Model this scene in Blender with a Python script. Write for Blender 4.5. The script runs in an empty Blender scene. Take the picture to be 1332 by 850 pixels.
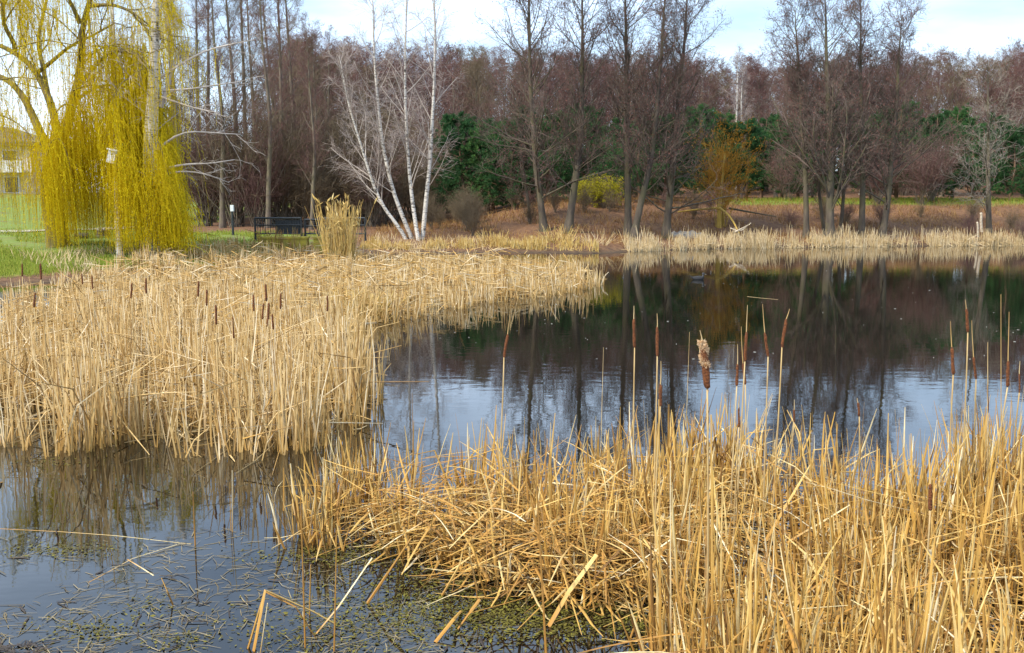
import bpy, math, random
import numpy as np
from math import radians, sin, cos, pi
from mathutils import Vector

rs = np.random.RandomState(7)
random.seed(7)
scn = bpy.context.scene
COL = scn.collection

# ------------------------------------------------------------------ camera
F, CX, CY, CAMZ = 1280.0, 666.0, 425.0, 2.2
PITCH = math.atan(173.0 / F)
cam = bpy.data.cameras.new('camera')
cam.sensor_width = 36.0
cam.lens = 36.0 * F / 1332.0
cam.clip_start = 0.05
cam.clip_end = 6000
camo = bpy.data.objects.new('camera', cam)
COL.objects.link(camo)
camo.location = (0, 0, CAMZ)
camo.rotation_euler = (pi / 2 - PITCH, 0, 0)
scn.camera = camo

# ------------------------------------------------------------------ sky, sun, exposure
SUN_EL, SUN_AZ = radians(48), radians(232)
world = bpy.data.worlds.new('World')
scn.world = world
world.use_nodes = True
wt = world.node_tree
wn = wt.nodes
wn.clear()
def wnode(t, **k):
    n = wn.new(t)
    for a, b in k.items():
        setattr(n, a, b)
    return n
w_out = wnode('ShaderNodeOutputWorld')
w_bg = wnode('ShaderNodeBackground')
w_bg.inputs['Strength'].default_value = 0.15
w_sky = wnode('ShaderNodeTexSky', sky_type='NISHITA', sun_disc=False, sun_elevation=SUN_EL,
              sun_rotation=SUN_AZ, air_density=1.0, dust_density=0.6, ozone_density=2.0)
w_tc = wnode('ShaderNodeTexCoord')
w_sep = wnode('ShaderNodeSeparateXYZ')
w_add = wnode('ShaderNodeMath', operation='ADD')
w_abs = wnode('ShaderNodeMath', operation='ABSOLUTE')
w_add.inputs[1].default_value = 0.12
w_dx = wnode('ShaderNodeMath', operation='DIVIDE')
w_dy = wnode('ShaderNodeMath', operation='DIVIDE')
w_cmb = wnode('ShaderNodeCombineXYZ')
w_noise = wnode('ShaderNodeTexNoise')
w_noise.inputs['Scale'].default_value = 0.55
w_noise.inputs['Detail'].default_value = 6
w_noise.inputs['Roughness'].default_value = 0.55
w_ramp = wnode('ShaderNodeValToRGB')
w_ramp.color_ramp.elements[0].position = 0.38
w_ramp.color_ramp.elements[0].color = (0.15, 0.15, 0.15, 1)
w_ramp.color_ramp.elements[1].position = 0.66
w_ramp.color_ramp.elements[1].color = (0.85, 0.85, 0.85, 1)
w_mix = wnode('ShaderNodeMix', data_type='RGBA')
w_mix.inputs['B'].default_value = (8.6, 10.6, 13.4, 1)      # thin bright cloud veil
L = wt.links.new
L(w_tc.outputs['Generated'], w_sep.inputs[0])
L(w_sep.outputs['Z'], w_abs.inputs[0]); L(w_abs.outputs[0], w_add.inputs[0])
L(w_sep.outputs['X'], w_dx.inputs[0]); L(w_add.outputs[0], w_dx.inputs[1])
L(w_sep.outputs['Y'], w_dy.inputs[0]); L(w_add.outputs[0], w_dy.inputs[1])
L(w_dx.outputs[0], w_cmb.inputs[0]); L(w_dy.outputs[0], w_cmb.inputs[1])
L(w_cmb.outputs[0], w_noise.inputs['Vector'])
L(w_noise.outputs['Fac'], w_ramp.inputs[0])
L(w_ramp.outputs[0], w_mix.inputs['Factor'])
L(w_sky.outputs[0], w_mix.inputs['A'])
L(w_mix.outputs['Result'], w_bg.inputs['Color'])
L(w_bg.outputs[0], w_out.inputs['Surface'])

sun = bpy.data.lights.new('sun', 'SUN')
sun.energy = 4.6
sun.angle = radians(6)
sun.color = (1.0, 0.93, 0.80)
suno = bpy.data.objects.new('sun', sun)
COL.objects.link(suno)
sv = Vector((sin(SUN_AZ) * cos(SUN_EL), cos(SUN_AZ) * cos(SUN_EL), sin(SUN_EL)))
suno.rotation_euler = sv.to_track_quat('Z', 'Y').to_euler()
suno.location = (0, -10, 30)

scn.view_settings.view_transform = 'Standard'
scn.view_settings.look = 'None'
scn.view_settings.gamma = 1.0
scn.view_settings.exposure = 0.32
scn.view_settings.use_curve_mapping = False
scn.render.engine = 'CYCLES'
scn.cycles.max_bounces = 6
scn.cycles.diffuse_bounces = 3
scn.cycles.use_denoising = True
scn.cycles.sample_clamp_indirect = 8

# ------------------------------------------------------------------ projection helpers
_f = np.array([0, cos(PITCH), -sin(PITCH)])
_u = np.array([0, sin(PITCH), cos(PITCH)])
_c = np.array([0, 0, CAMZ])
def ray(px, py):
    d = _f + _u * (-(py - CY) / F)
    d = d.copy(); d[0] = (px - CX) / F
    return d
def at(px, py, Y):                       # the place seen at this direction at Y metres from the shore I stand on
    d = ray(px, py)
    return _c + d * (Y / d[1])
def gz(px, py, z=0.0):
    d = ray(px, py)
    return _c + d * ((z - CAMZ) / d[2])

# ------------------------------------------------------------------ object helpers
def tag(o, label=None, cat=None, group=None, kind=None):
    if label: o['label'] = label
    if cat: o['category'] = cat
    if group: o['group'] = group
    if kind: o['kind'] = kind
    return o
def thing(name, label, cat, loc=(0, 0, 0), rz=0.0, sc=1.0, group=None):
    o = bpy.data.objects.new(name, None)
    o.empty_display_size = 0.2
    COL.objects.link(o)
    o.location = tuple(loc); o.rotation_euler = (0, 0, rz)
    o.scale = (sc, sc, sc) if not isinstance(sc, tuple) else sc
    return tag(o, label, cat, group)
def link(name, me, parent=None):
    o = bpy.data.objects.new(name, me)
    COL.objects.link(o)
    o.parent = parent
    return o

def norm(a):
    return a / np.maximum(np.linalg.norm(a, axis=-1, keepdims=True), 1e-9)

def tubes(P, R, S=3, flat=None, cap=True, rnd=None, jit=None):
    """N polylines of K points -> (verts, quads, tris, t, rnd)"""
    P = np.asarray(P, float); R = np.asarray(R, float)
    N, K, _ = P.shape
    T = np.gradient(P, axis=1)
    T = norm(T)
    m = norm(P[:, -1] - P[:, 0])
    ref = np.where(np.abs(m[:, 2:3]) > 0.8, np.array([[1.0, 0.0, 0.0]]), np.array([[0.0, 0.0, 1.0]]))
    if jit is not None:                   # random turn of a flat leaf about its own axis
        a = jit
        ref = np.where(np.abs(m[:, 2:3]) > 0.8, np.stack([np.cos(a), np.sin(a), a * 0], -1), ref)
    A = norm(np.cross(T, ref[:, None, :])); B = np.cross(T, A)
    ang = 2 * pi * np.arange(S) / S
    fl = 1.0 if flat is None else flat
    V = P[:, :, None, :] + R[:, :, None, None] * (np.cos(ang)[None, None, :, None] * A[:, :, None, :]
                                                  + fl * np.sin(ang)[None, None, :, None] * B[:, :, None, :])
    idx = np.arange(N * K * S).reshape(N, K, S)
    a = idx[:, :-1, :]; b = np.roll(idx, -1, axis=2)[:, :-1, :]
    c = np.roll(idx, -1, axis=2)[:, 1:, :]; d = idx[:, 1:, :]
    Q = np.stack([a, b, c, d], -1).reshape(-1, 4)
    if cap and S == 3:
        Tr = idx[:, -1, :].reshape(-1, 3)
    elif cap and S == 4:
        Q = np.concatenate([Q, idx[:, -1, :].reshape(-1, 4)]); Tr = np.zeros((0, 3), int)
    elif cap:
        e = idx[:, -1, :]
        Tr = np.concatenate([np.stack([e[:, 0], e[:, i], e[:, i + 1]], -1) for i in range(1, S - 1)])
    else:
        Tr = np.zeros((0, 3), int)
    t = np.broadcast_to(np.linspace(0, 1, K)[None, :, None], (N, K, S)).reshape(-1)
    r = rs.rand(N) if rnd is None else np.asarray(rnd)
    r = np.broadcast_to(r[:, None, None], (N, K, S)).reshape(-1)
    return V.reshape(-1, 3), Q, Tr, t, r

def quads(C, U, W, rnd=None):
    """N flat quads (leaves): centre + half axes"""
    N = len(C)
    V = np.stack([C - U, C + W * 0.9, C + U, C - W * 0.9], 1).reshape(-1, 3)
    Q = np.arange(4 * N).reshape(N, 4)
    t = np.tile(np.array([0, .5, 1, .5]), N)
    r = rs.rand(N) if rnd is None else rnd
    return V, Q, np.zeros((0, 3), int), t, np.repeat(r, 4)

def mkmesh(name, parts, mats, midx=None, smooth=False):
    Vs, Qs, Ts, ts, rr, mi = [], [], [], [], [], []
    off = 0
    qm, tm = [], []
    for k, (V, Q, T, t, r) in enumerate(parts):
        Vs.append(V); Qs.append(Q + off); Ts.append(T + off); ts.append(t); rr.append(r)
        mm = 0 if midx is None else midx[k]
        qm.append(np.full(len(Q), mm)); tm.append(np.full(len(T), mm))
        off += len(V)
    V = np.concatenate(Vs); Q = np.concatenate(Qs); T = np.concatenate(Ts)
    me = bpy.data.meshes.new(name)
    me.vertices.add(len(V)); me.vertices.foreach_set('co', V.astype(np.float32).ravel())
    loops = np.concatenate([Q.ravel(), T.ravel()]).astype(np.int32)
    me.loops.add(len(loops)); me.loops.foreach_set('vertex_index', loops)
    starts = np.concatenate([np.arange(len(Q)) * 4, len(Q) * 4 + np.arange(len(T)) * 3]).astype(np.int32)
    me.polygons.add(len(starts)); me.polygons.foreach_set('loop_start', starts)
    me.polygons.foreach_set('material_index', np.concatenate(qm + tm).astype(np.int32))
    if smooth:
        me.polygons.foreach_set('use_smooth', np.ones(len(starts), bool))
    else:
        me.polygons.foreach_set('use_smooth', np.zeros(len(starts), bool))
    me.update(calc_edges=True)
    for nm, dat in (('t', ts), ('rnd', rr)):
        at_ = me.attributes.new(nm, 'FLOAT', 'POINT')
        at_.data.foreach_set('value', np.concatenate(dat).astype(np.float32))
    for m in (mats if isinstance(mats, (list, tuple)) else [mats]):
        me.materials.append(m)
    return me

def box_part(c, s, rz=0.0, taper=1.0):
    x, y, z = np.array(s) / 2.0
    V = np.array([[-x, -y, -z], [x, -y, -z], [x, y, -z], [-x, y, -z],
                  [-x * taper, -y * taper, z], [x * taper, -y * taper, z], [x * taper, y * taper, z], [-x * taper, y * taper, z]])
    ca, sa = cos(rz), sin(rz)
    V = np.stack([V[:, 0] * ca - V[:, 1] * sa, V[:, 0] * sa + V[:, 1] * ca, V[:, 2]], -1) + np.array(c)
    Q = np.array([[0, 3, 2, 1], [4, 5, 6, 7], [0, 1, 5, 4], [1, 2, 6, 5], [2, 3, 7, 6], [3, 0, 4, 7]])
    return V, Q, np.zeros((0, 3), int), np.zeros(8), np.full(8, rs.rand())

def lathe_part(prof, S=10, centre=(0, 0, 0), axis=None):
    prof = np.array(prof, float)
    P = np.stack([prof[:, 0] * 0, prof[:, 0] * 0, prof[:, 1]], -1)
    if axis is not None:
        ax = np.array(axis, float)
        P = np.array(centre)[None] + prof[:, 1:2] * ax[None]
    else:
        P = P + np.array(centre)
    return tubes(P[None], prof[None, :, 0], S=S)

# ------------------------------------------------------------------ materials
def mat(name):
    m = bpy.data.materials.new(name); m.use_nodes = True
    nt = m.node_tree
    b = nt.nodes['Principled BSDF']
    return m, nt, b
def ramp_node(nt, stops):
    r = nt.nodes.new('ShaderNodeValToRGB')
    e = r.color_ramp.elements
    while len(e) > 1: e.remove(e[0])
    e[0].position = stops[0][0]; e[0].color = (*stops[0][1], 1)
    for p, c in stops[1:]:
        x = e.new(p); x.color = (*c, 1)
    return r
def attr(nt, n):
    a = nt.nodes.new('ShaderNodeAttribute'); a.attribute_name = n
    return a.outputs['Fac']
def mixc(nt, fac, a, b, mode='MIX'):
    m = nt.nodes.new('ShaderNodeMix'); m.data_type = 'RGBA'; m.blend_type = mode
    for s, v in (('Factor', fac), ('A', a), ('B', b)):
        if isinstance(v, bpy.types.NodeSocket): nt.links.new(v, m.inputs[s])
        elif isinstance(v, (int, float)): m.inputs[s].default_value = v
        else: m.inputs[s].default_value = (*v, 1)
    return m.outputs['Result']
def noise(nt, scale, detail=4, vec=None, rough=0.55):
    n = nt.nodes.new('ShaderNodeTexNoise')
    n.inputs['Scale'].default_value = scale; n.inputs['Detail'].default_value = detail
    n.inputs['Roughness'].default_value = rough
    if vec is not None: nt.links.new(vec, n.inputs['Vector'])
    return n.outputs['Fac']
def texco(nt, which='Object', scale=(1, 1, 1)):
    t = nt.nodes.new('ShaderNodeTexCoord'); m = nt.nodes.new('ShaderNodeMapping')
    m.inputs['Scale'].default_value = scale
    nt.links.new(t.outputs[which], m.inputs['Vector'])
    return m.outputs[0]
def rampf(nt, fac, lo, hi):
    r = nt.nodes.new('ShaderNodeMapRange'); r.clamp = True
    nt.links.new(fac, r.inputs['Value'])
    r.inputs['From Min'].default_value = lo; r.inputs['From Max'].default_value = hi
    return r.outputs['Result']
def bump(nt, b, h, strength=0.3, dist=0.02):
    n = nt.nodes.new('ShaderNodeBump'); n.inputs['Strength'].default_value = strength
    n.inputs['Distance'].default_value = dist
    nt.links.new(h, n.inputs['Height']); nt.links.new(n.outputs[0], b.inputs['Normal'])

def dry_mat(name, stops, low=None, lowtop=0.45, rough=0.65):
    """dead stalks: each blade its own tone, sheath colour near its foot, streaks"""
    m, nt, b = mat(name)
    r = ramp_node(nt, stops); nt.links.new(attr(nt, 'rnd'), r.inputs[0])
    c = r.outputs[0]
    if low is not None:
        c = mixc(nt, rampf(nt, attr(nt, 't'), lowtop, 0.0), c, low)
    n = noise(nt, 1.0, 3, texco(nt, 'Object', (60, 60, 8)))
    c = mixc(nt, rampf(nt, n, 0.35, 0.75), c, mixc(nt, 0.6, c, (0.30, 0.17, 0.06)))
    nt.links.new(c, b.inputs['Base Color'])
    b.inputs['Roughness'].default_value = rough
    b.inputs['Specular IOR Level'].default_value = 0.3
    return m
def twig_mat(name, stops, moss=None):
    m, nt, b = mat(name)
    r = ramp_node(nt, stops)
    oi = nt.nodes.new('ShaderNodeObjectInfo')
    mx = nt.nodes.new('ShaderNodeMath'); mx.operation = 'MULTIPLY_ADD'
    nt.links.new(oi.outputs['Random'], mx.inputs[0]); mx.inputs[1].default_value = 0.45
    ml = nt.nodes.new('ShaderNodeMath'); ml.operation = 'MULTIPLY'; ml.inputs[1].default_value = 0.55
    nt.links.new(attr(nt, 'rnd'), ml.inputs[0]); nt.links.new(ml.outputs[0], mx.inputs[2])
    nt.links.new(mx.outputs[0], r.inputs[0])
    nt.links.new(r.outputs[0], b.inputs['Base Color'])
    b.inputs['Roughness'].default_value = 0.8
    b.inputs['Specular IOR Level'].default_value = 0.2
    return m
def bark_mat(name, a, bcol, moss=None, sc=6.0):
    m, nt, b = mat(name)
    n = noise(nt, sc, 6, texco(nt, 'Object', (1, 1, 0.25)))
    c = mixc(nt, rampf(nt, n, 0.35, 0.65), a, bcol)
    if moss:
        n2 = noise(nt, 1.3, 4, texco(nt, 'Object'))
        c = mixc(nt, rampf(nt, n2, 0.45, 0.7), c, moss)
    nt.links.new(c, b.inputs['Base Color'])
    b.inputs['Roughness'].default_value = 0.9
    bump(nt, b, n, 0.7, 0.03)
    return m

M = {}
M['reed'] = dry_mat('reed_ochre', [(0, (0.10, 0.045, 0.012)), (0.18, (0.34, 0.17, 0.032)), (0.45, (0.53, 0.31, 0.062)), (0.75, (0.64, 0.43, 0.13)), (0.92, (0.70, 0.56, 0.26)), (1, (0.80, 0.71, 0.48))],
                    low=(0.42, 0.20, 0.03), lowtop=0.7)
M['reed_pale'] = dry_mat('reed_pale', [(0, (0.15, 0.08, 0.028)), (0.16, (0.40, 0.24, 0.075)), (0.45, (0.57, 0.39, 0.155)), (0.8, (0.67, 0.50, 0.25)), (1, (0.82, 0.71, 0.50))],
                         low=(0.50, 0.28, 0.055), lowtop=0.55)
M['reed_far'] = dry_mat('reed_far', [(0, (0.45, 0.32, 0.14)), (0.5, (0.60, 0.46, 0.25)), (1, (0.70, 0.58, 0.38))])
M['reed_gold'] = dry_mat('reed_gold', [(0, (0.36, 0.21, 0.05)), (0.5, (0.55, 0.38, 0.10)), (1, (0.66, 0.52, 0.23))])
M['stem'] = dry_mat('cattail_stem', [(0, (0.42, 0.28, 0.10)), (1, (0.55, 0.42, 0.22))])
M['twig_alder'] = twig_mat('twig_alder', [(0, (0.08, 0.054, 0.044)), (0.5, (0.12, 0.084, 0.066)), (1, (0.20, 0.15, 0.12))])
M['catkin'] = twig_mat('catkin', [(0, (0.13, 0.05, 0.04)), (1, (0.24, 0.11, 0.09))])
M['twig_wood'] = twig_mat('twig_wood', [(0, (0.095, 0.048, 0.043)), (0.5, (0.14, 0.076, 0.066)), (1, (0.20, 0.125, 0.10))])
M['twig_olive'] = twig_mat('twig_olive', [(0, (0.10, 0.072, 0.046)), (0.5, (0.15, 0.108, 0.064)), (1, (0.22, 0.17, 0.10))])
M['twig_grey'] = twig_mat('twig_grey', [(0, (0.22, 0.18, 0.14)), (1, (0.36, 0.32, 0.26))])
M['twig_orange'] = twig_mat('twig_orange', [(0, (0.34, 0.15, 0.015)), (1, (0.50, 0.27, 0.03))])
M['bark'] = bark_mat('bark_alder', (0.055, 0.042, 0.032), (0.125, 0.098, 0.068), (0.10, 0.09, 0.035))
M['bark_wood'] = bark_mat('bark_wood', (0.085, 0.065, 0.05), (0.19, 0.15, 0.11), (0.14, 0.125, 0.06))
M['bark_pale'] = bark_mat('bark_pale', (0.16, 0.13, 0.105), (0.34, 0.29, 0.24))
M['bark_willow'] = bark_mat('bark_willow', (0.10, 0.075, 0.03), (0.24, 0.18, 0.065), (0.20, 0.17, 0.03))
M['bark_orange'] = bark_mat('bark_orange', (0.32, 0.20, 0.03), (0.46, 0.30, 0.06))
M['pine_bark'] = bark_mat('pine_bark', (0.10, 0.06, 0.035), (0.20, 0.12, 0.07))
M['pine'] = twig_mat('pine_needles', [(0, (0.014, 0.044, 0.016)), (0.4, (0.028, 0.085, 0.027)), (0.75, (0.048, 0.125, 0.034)), (1, (0.10, 0.20, 0.045))])
M['willow_leaf'] = twig_mat('willow_leaf', [(0, (0.54, 0.38, 0.008)), (0.4, (0.75, 0.60, 0.012)), (0.75, (0.82, 0.71, 0.018)), (1, (0.66, 0.70, 0.03))])
M['forsythia'] = twig_mat('yellow_flower', [(0, (0.35, 0.30, 0.015)), (1, (0.60, 0.55, 0.03))])
M['grass'] = twig_mat('lawn_blades', [(0, (0.09, 0.12, 0.012)), (0.5, (0.16, 0.215, 0.018)), (1, (0.30, 0.27, 0.05))])
M['dry_grass'] = twig_mat('bank_grass', [(0, (0.11, 0.04, 0.014)), (0.45, (0.21, 0.095, 0.032)), (0.85, (0.38, 0.25, 0.09)), (1, (0.14, 0.20, 0.025))])

def simple(name, col, rough=0.7, var=None, sc=5.0, metal=0.0, bmp=0.0):
    m, nt, b = mat(name)
    if var is None:
        var = tuple(x * 0.6 for x in col)
    n = noise(nt, sc, 5, texco(nt, 'Object'))
    nt.links.new(mixc(nt, rampf(nt, n, 0.35, 0.65), var, col), b.inputs['Base Color'])
    b.inputs['Roughness'].default_value = rough; b.inputs['Metallic'].default_value = metal
    if bmp: bump(nt, b, n, bmp, 0.02)
    return m
M['head'] = simple('seed_head_brown', (0.20, 0.065, 0.016), 0.95, (0.09, 0.030, 0.010), 90, bmp=0.8)
M['fluff'] = simple('seed_fluff', (0.82, 0.66, 0.44), 1.0, (0.55, 0.30, 0.12), 60, bmp=0.6)
M['dark_metal'] = simple('dark_metal', (0.025, 0.03, 0.035), 0.5, (0.015, 0.018, 0.02), 8)
M['moss_wall'] = simple('mossy_concrete', (0.50, 0.40, 0.045), 0.95, (0.30, 0.25, 0.06), 3.0, bmp=0.5)
M['white'] = simple('white_paint', (0.78, 0.80, 0.82), 0.6, (0.62, 0.64, 0.66), 6)
M['render'] = simple('house_render', (0.68, 0.62, 0.56), 0.9, (0.52, 0.46, 0.42), 2)
M['roof'] = simple('roof_sheet', (0.16, 0.14, 0.13), 0.8, (0.10, 0.09, 0.085), 3)
M['glass'] = simple('window_glass', (0.04, 0.05, 0.06), 0.08, (0.03, 0.035, 0.04), 2)
M['path'] = simple('path_gravel', (0.55, 0.48, 0.40), 0.95, (0.42, 0.36, 0.30), 8, bmp=0.3)
M['stone'] = simple('pale_stone', (0.42, 0.36, 0.29), 0.9, (0.28, 0.23, 0.18), 4, bmp=0.5)
M['deadwood'] = simple('bleached_wood', (0.52, 0.44, 0.33), 0.85, (0.30, 0.23, 0.15), 9, bmp=0.3)
M['rot'] = simple('rotten_leaf', (0.05, 0.032, 0.02), 0.6, (0.02, 0.014, 0.01), 9)
M['algae'] = twig_mat('algae_flakes', [(0, (0.05, 0.04, 0.012)), (0.35, (0.13, 0.11, 0.02)), (0.7, (0.22, 0.20, 0.025)), (1, (0.33, 0.33, 0.04))])
M['straw'] = twig_mat('floating_straw', [(0, (0.08, 0.06, 0.03)), (0.4, (0.24, 0.19, 0.10)), (1, (0.50, 0.42, 0.26))])
M['speck'] = simple('pale_fluff', (0.6, 0.58, 0.52), 0.9)
M['duck'] = simple('duck_dark', (0.035, 0.035, 0.038), 0.6, (0.02, 0.02, 0.02), 20)
M['duck_grey'] = simple('duck_flank', (0.03, 0.03, 0.032), 0.95, (0.015, 0.015, 0.017), 20)
M['bill'] = simple('duck_bill', (0.5, 0.45, 0.35), 0.5)

for key, amt in (('willow_leaf', 0.45), ('forsythia', 0.3)):
    nt = M[key].node_tree
    pb = nt.nodes['Principled BSDF']; tr = nt.nodes.new('ShaderNodeBsdfTranslucent'); ms_ = nt.nodes.new('ShaderNodeMixShader')
    ms_.inputs[0].default_value = amt
    nt.links.new(pb.inputs['Base Color'].links[0].from_socket, tr.inputs['Color'])
    nt.links.new(pb.outputs[0], ms_.inputs[1]); nt.links.new(tr.outputs[0], ms_.inputs[2])
    nt.links.new(ms_.outputs[0], nt.nodes['Material Output'].inputs['Surface'])

# birch bark: white, with dark lenticel bands and black patches
m, nt, b = mat('birch_bark')
n1 = noise(nt, 1.0, 5, texco(nt, 'Object', (5, 5, 26)), 0.6)
n2 = noise(nt, 1.0, 4, texco(nt, 'Object', (4, 4, 5)), 0.6)
c = mixc(nt, rampf(nt, n1, 0.52, 0.60), (0.58, 0.54, 0.48), (0.10, 0.085, 0.07))
c = mixc(nt, rampf(nt, n2, 0.60, 0.66), c, (0.055, 0.045, 0.04))
c = mixc(nt, rampf(nt, noise(nt, 0.7, 3, texco(nt, 'Object')), 0.5, 0.8), c, mixc(nt, 0.5, c, (0.55, 0.42, 0.28)))
nt.links.new(c, b.inputs['Base Color']); b.inputs['Roughness'].default_value = 0.75
M['birch'] = m
M['birch_branch'] = twig_mat('birch_branch', [(0, (0.34, 0.28, 0.23)), (1, (0.58, 0.52, 0.46))])
M['birch_twig'] = twig_mat('birch_twig', [(0, (0.24, 0.18, 0.155)), (1, (0.44, 0.37, 0.33))])

# ground
m, nt, b = mat('ground_cover')
co = texco(nt, 'Object')
na = noise(nt, 0.6, 6, co); nb = noise(nt, 5.0, 6, co); nc = noise(nt, 26.0, 4, co)
brown = mixc(nt, rampf(nt, nb, 0.35, 0.65), (0.085, 0.034, 0.015), (0.19, 0.092, 0.038))
brown = mixc(nt, rampf(nt, nc, 0.5, 0.7), brown, (0.25, 0.14, 0.065))
green = mixc(nt, rampf(nt, nb, 0.3, 0.7), (0.085, 0.145, 0.010), (0.19, 0.25, 0.018))
green = mixc(nt, rampf(nt, nc, 0.5, 0.75), green, (0.24, 0.22, 0.06))
ad = nt.nodes.new('ShaderNodeMath'); ad.operation = 'MULTIPLY_ADD'; ad.inputs[1].default_value = 0.9
nt.links.new(na, ad.inputs[0]); nt.links.new(attr(nt, 'green'), ad.inputs[2])
c = mixc(nt, rampf(nt, ad.outputs[0], 0.75, 1.05), brown, green)
c = mixc(nt, attr(nt, 'mud'), c, mixc(nt, rampf(nt, nb, 0.4, 0.6), (0.028, 0.021, 0.012), (0.065, 0.045, 0.022)))
nt.links.new(c, b.inputs['Base Color']); b.inputs['Roughness'].default_value = 0.95
bump(nt, b, nb, 0.8, 0.06)
M['ground'] = m

# pond water
m, nt, b = mat('pond_water')
b.inputs['Base Color'].default_value = (0.006, 0.006, 0.004, 1)
b.inputs['Roughness'].default_value = 0.02
b.inputs['IOR'].default_value = 1.75
co = texco(nt, 'Object')
w1 = noise(nt, 1.0, 2, texco(nt, 'Object', (3.2, 6.0, 1)), 0.45)
w2 = noise(nt, 1.0, 2, texco(nt, 'Object', (11, 19, 1)), 0.5)
wa = noise(nt, 0.12, 2, co)
ad = nt.nodes.new('ShaderNodeMath'); ad.operation = 'MULTIPLY_ADD'; ad.inputs[1].default_value = 0.16
nt.links.new(w2, ad.inputs[0]); nt.links.new(w1, ad.inputs[2])
mm = nt.nodes.new('ShaderNodeMath'); mm.operation = 'MULTIPLY'
nt.links.new(ad.outputs[0], mm.inputs[0]); nt.links.new(rampf(nt, wa, 0.25, 0.7), mm.inputs[1])
bump(nt, b, mm.outputs[0], 0.08, 0.02)
M['water'] = m

# ------------------------------------------------------------------ terrain
POND_PX = [(-900, 1100), (-700, 620), (-350, 430), (-150, 390), (0, 372), (150, 362), (300, 352), (420, 342), (500, 334),
           (560, 330), (640, 329), (720, 329), (780, 330), (850, 326), (1000, 322.5), (1200, 320), (1332, 319), (1700, 318),
           (2300, 330), (2600, 420), (2600, 1100)]
POND = np.array([gz(*p)[:2] for p in POND_PX])

def inside(poly, x, y):
    r = np.zeros(np.shape(x), bool)
    n = len(poly); j = n - 1
    for i in range(n):
        xi, yi = poly[i]; xj, yj = poly[j]
        c = ((yi > y) != (yj > y)) & (x < (xj - xi) * (y - yi) / (yj - yi + 1e-12) + xi)
        r ^= c; j = i
    return r
def sdist(poly, x, y):
    d = np.full(np.shape(x), 1e9)
    n = len(poly)
    for i in range(n):
        a = poly[i]; bb = poly[(i + 1) % n]
        e = bb - a
        t = np.clip(((x - a[0]) * e[0] + (y - a[1]) * e[1]) / (e @ e), 0, 1)
        d = np.minimum(d, np.hypot(x - a[0] - t * e[0], y - a[1] - t * e[1]))
    return np.where(inside(poly, x, y), -d, d)
def sstep(a, b_, x):
    t = np.clip((x - a) / (b_ - a), 0, 1)
    return t * t * (3 - 2 * t)
def wob(x, y):
    return (0.5 * np.sin(x * 0.9 + 1.3 * np.sin(y * 0.4)) + 0.3 * np.sin(y * 1.7 + x * 0.6) + 0.2 * np.sin(x * 2.9 - y * 1.1))
def hgt(x, y):
    x = np.asarray(x, float); y = np.asarray(y, float)
    s = sdist(POND, x, y)
    wr = sstep(-5, 3, x) * sstep(24, 32, y)
    near = 1 - sstep(3, 12, y)
    out_r = 0.25 * sstep(0, 1.0, s) + 1.55 * sstep(0.5, 11, s) + 0.25 * sstep(12, 40, s) + 2.2 * sstep(20, 60, s)
    out_l = 0.12 * sstep(0, 1.0, s) + 0.45 * sstep(0, 7, s) + 0.5 * sstep(8, 40, s) + 1.2 * sstep(28, 60, s)
    out_n = 0.6 * sstep(0, 2.2, s)
    o = out_r * wr + out_l * (1 - wr)
    o = o * (1 - near) + out_n * near
    o = o + 0.06 * wob(x, y) * sstep(0, 2, s)
    i = -0.9 * sstep(0, 5, -s) - 0.02
    return np.where(s > 0, o, i)

def sinh_axis(lo, hi, n, c, k):
    u = np.linspace(-1, 1, n)
    w = np.sinh(k * u) / np.sinh(k)
    return np.where(w < 0, c + (c - lo) * w, c + (hi - c) * w)
xs = sinh_axis(-1500, 1500, 230, 0, 6.5)
ys = sinh_axis(-300, 2500, 260, 25, 6.2)
X, Y = np.meshgrid(xs, ys)
Z = hgt(X, Y)
nv = len(xs)
idx = np.arange(X.size).reshape(X.shape)
Q = np.stack([idx[:-1, :-1], idx[:-1, 1:], idx[1:, 1:], idx[1:, :-1]], -1).reshape(-1, 4)
V = np.stack([X, Y, Z], -1).reshape(-1, 3)
gme = mkmesh('ground', [(V, Q, np.zeros((0, 3), int), np.zeros(len(V)), np.zeros(len(V)))], M['ground'], smooth=True)
S_ = sdist(POND, X, Y).ravel()
xf, yf = X.ravel(), Y.ravel()
def green_at(x, y, s):
    lawn = (1 - sstep(-9, -5, x)) * sstep(0.1, 1.6, s) * (1 - sstep(70, 90, y)) * sstep(18, 24, y) * (1 - sstep(40, 43.5, y) * sstep(-16.5, -14, x))
    crest = sstep(9, 13, x) * sstep(8.0, 9.5, s) * (1 - sstep(14, 18, s)) * sstep(30, 35, y)
    return np.maximum(lawn * 0.6, crest * 0.68)
ga = gme.attributes.new('green', 'FLOAT', 'POINT'); ga.data.foreach_set('value', green_at(xf, yf, S_).astype(np.float32))
ma = gme.attributes.new('mud', 'FLOAT', 'POINT'); ma.data.foreach_set('value', (1 - sstep(-0.2, 0.8, S_)).astype(np.float32))
tag(link('ground', gme), kind='structure')

# water sheet (the ground rises through it at the shore)
wx = sinh_axis(-60, 110, 60, 0, 2.5); wy = np.linspace(1.5, 60, 60)
WX, WY = np.meshgrid(wx, wy)
idx = np.arange(WX.size).reshape(WX.shape)
Q = np.stack([idx[:-1, :-1], idx[:-1, 1:], idx[1:, 1:], idx[1:, :-1]], -1).reshape(-1, 4)
V = np.stack([WX, WY, WX * 0], -1).reshape(-1, 3)
wme = mkmesh('pond_water', [(V, Q, np.zeros((0, 3), int), np.zeros(len(V)), np.zeros(len(V)))], M['water'], smooth=True)
tag(link('pond_water', wme), kind='structure')

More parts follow.
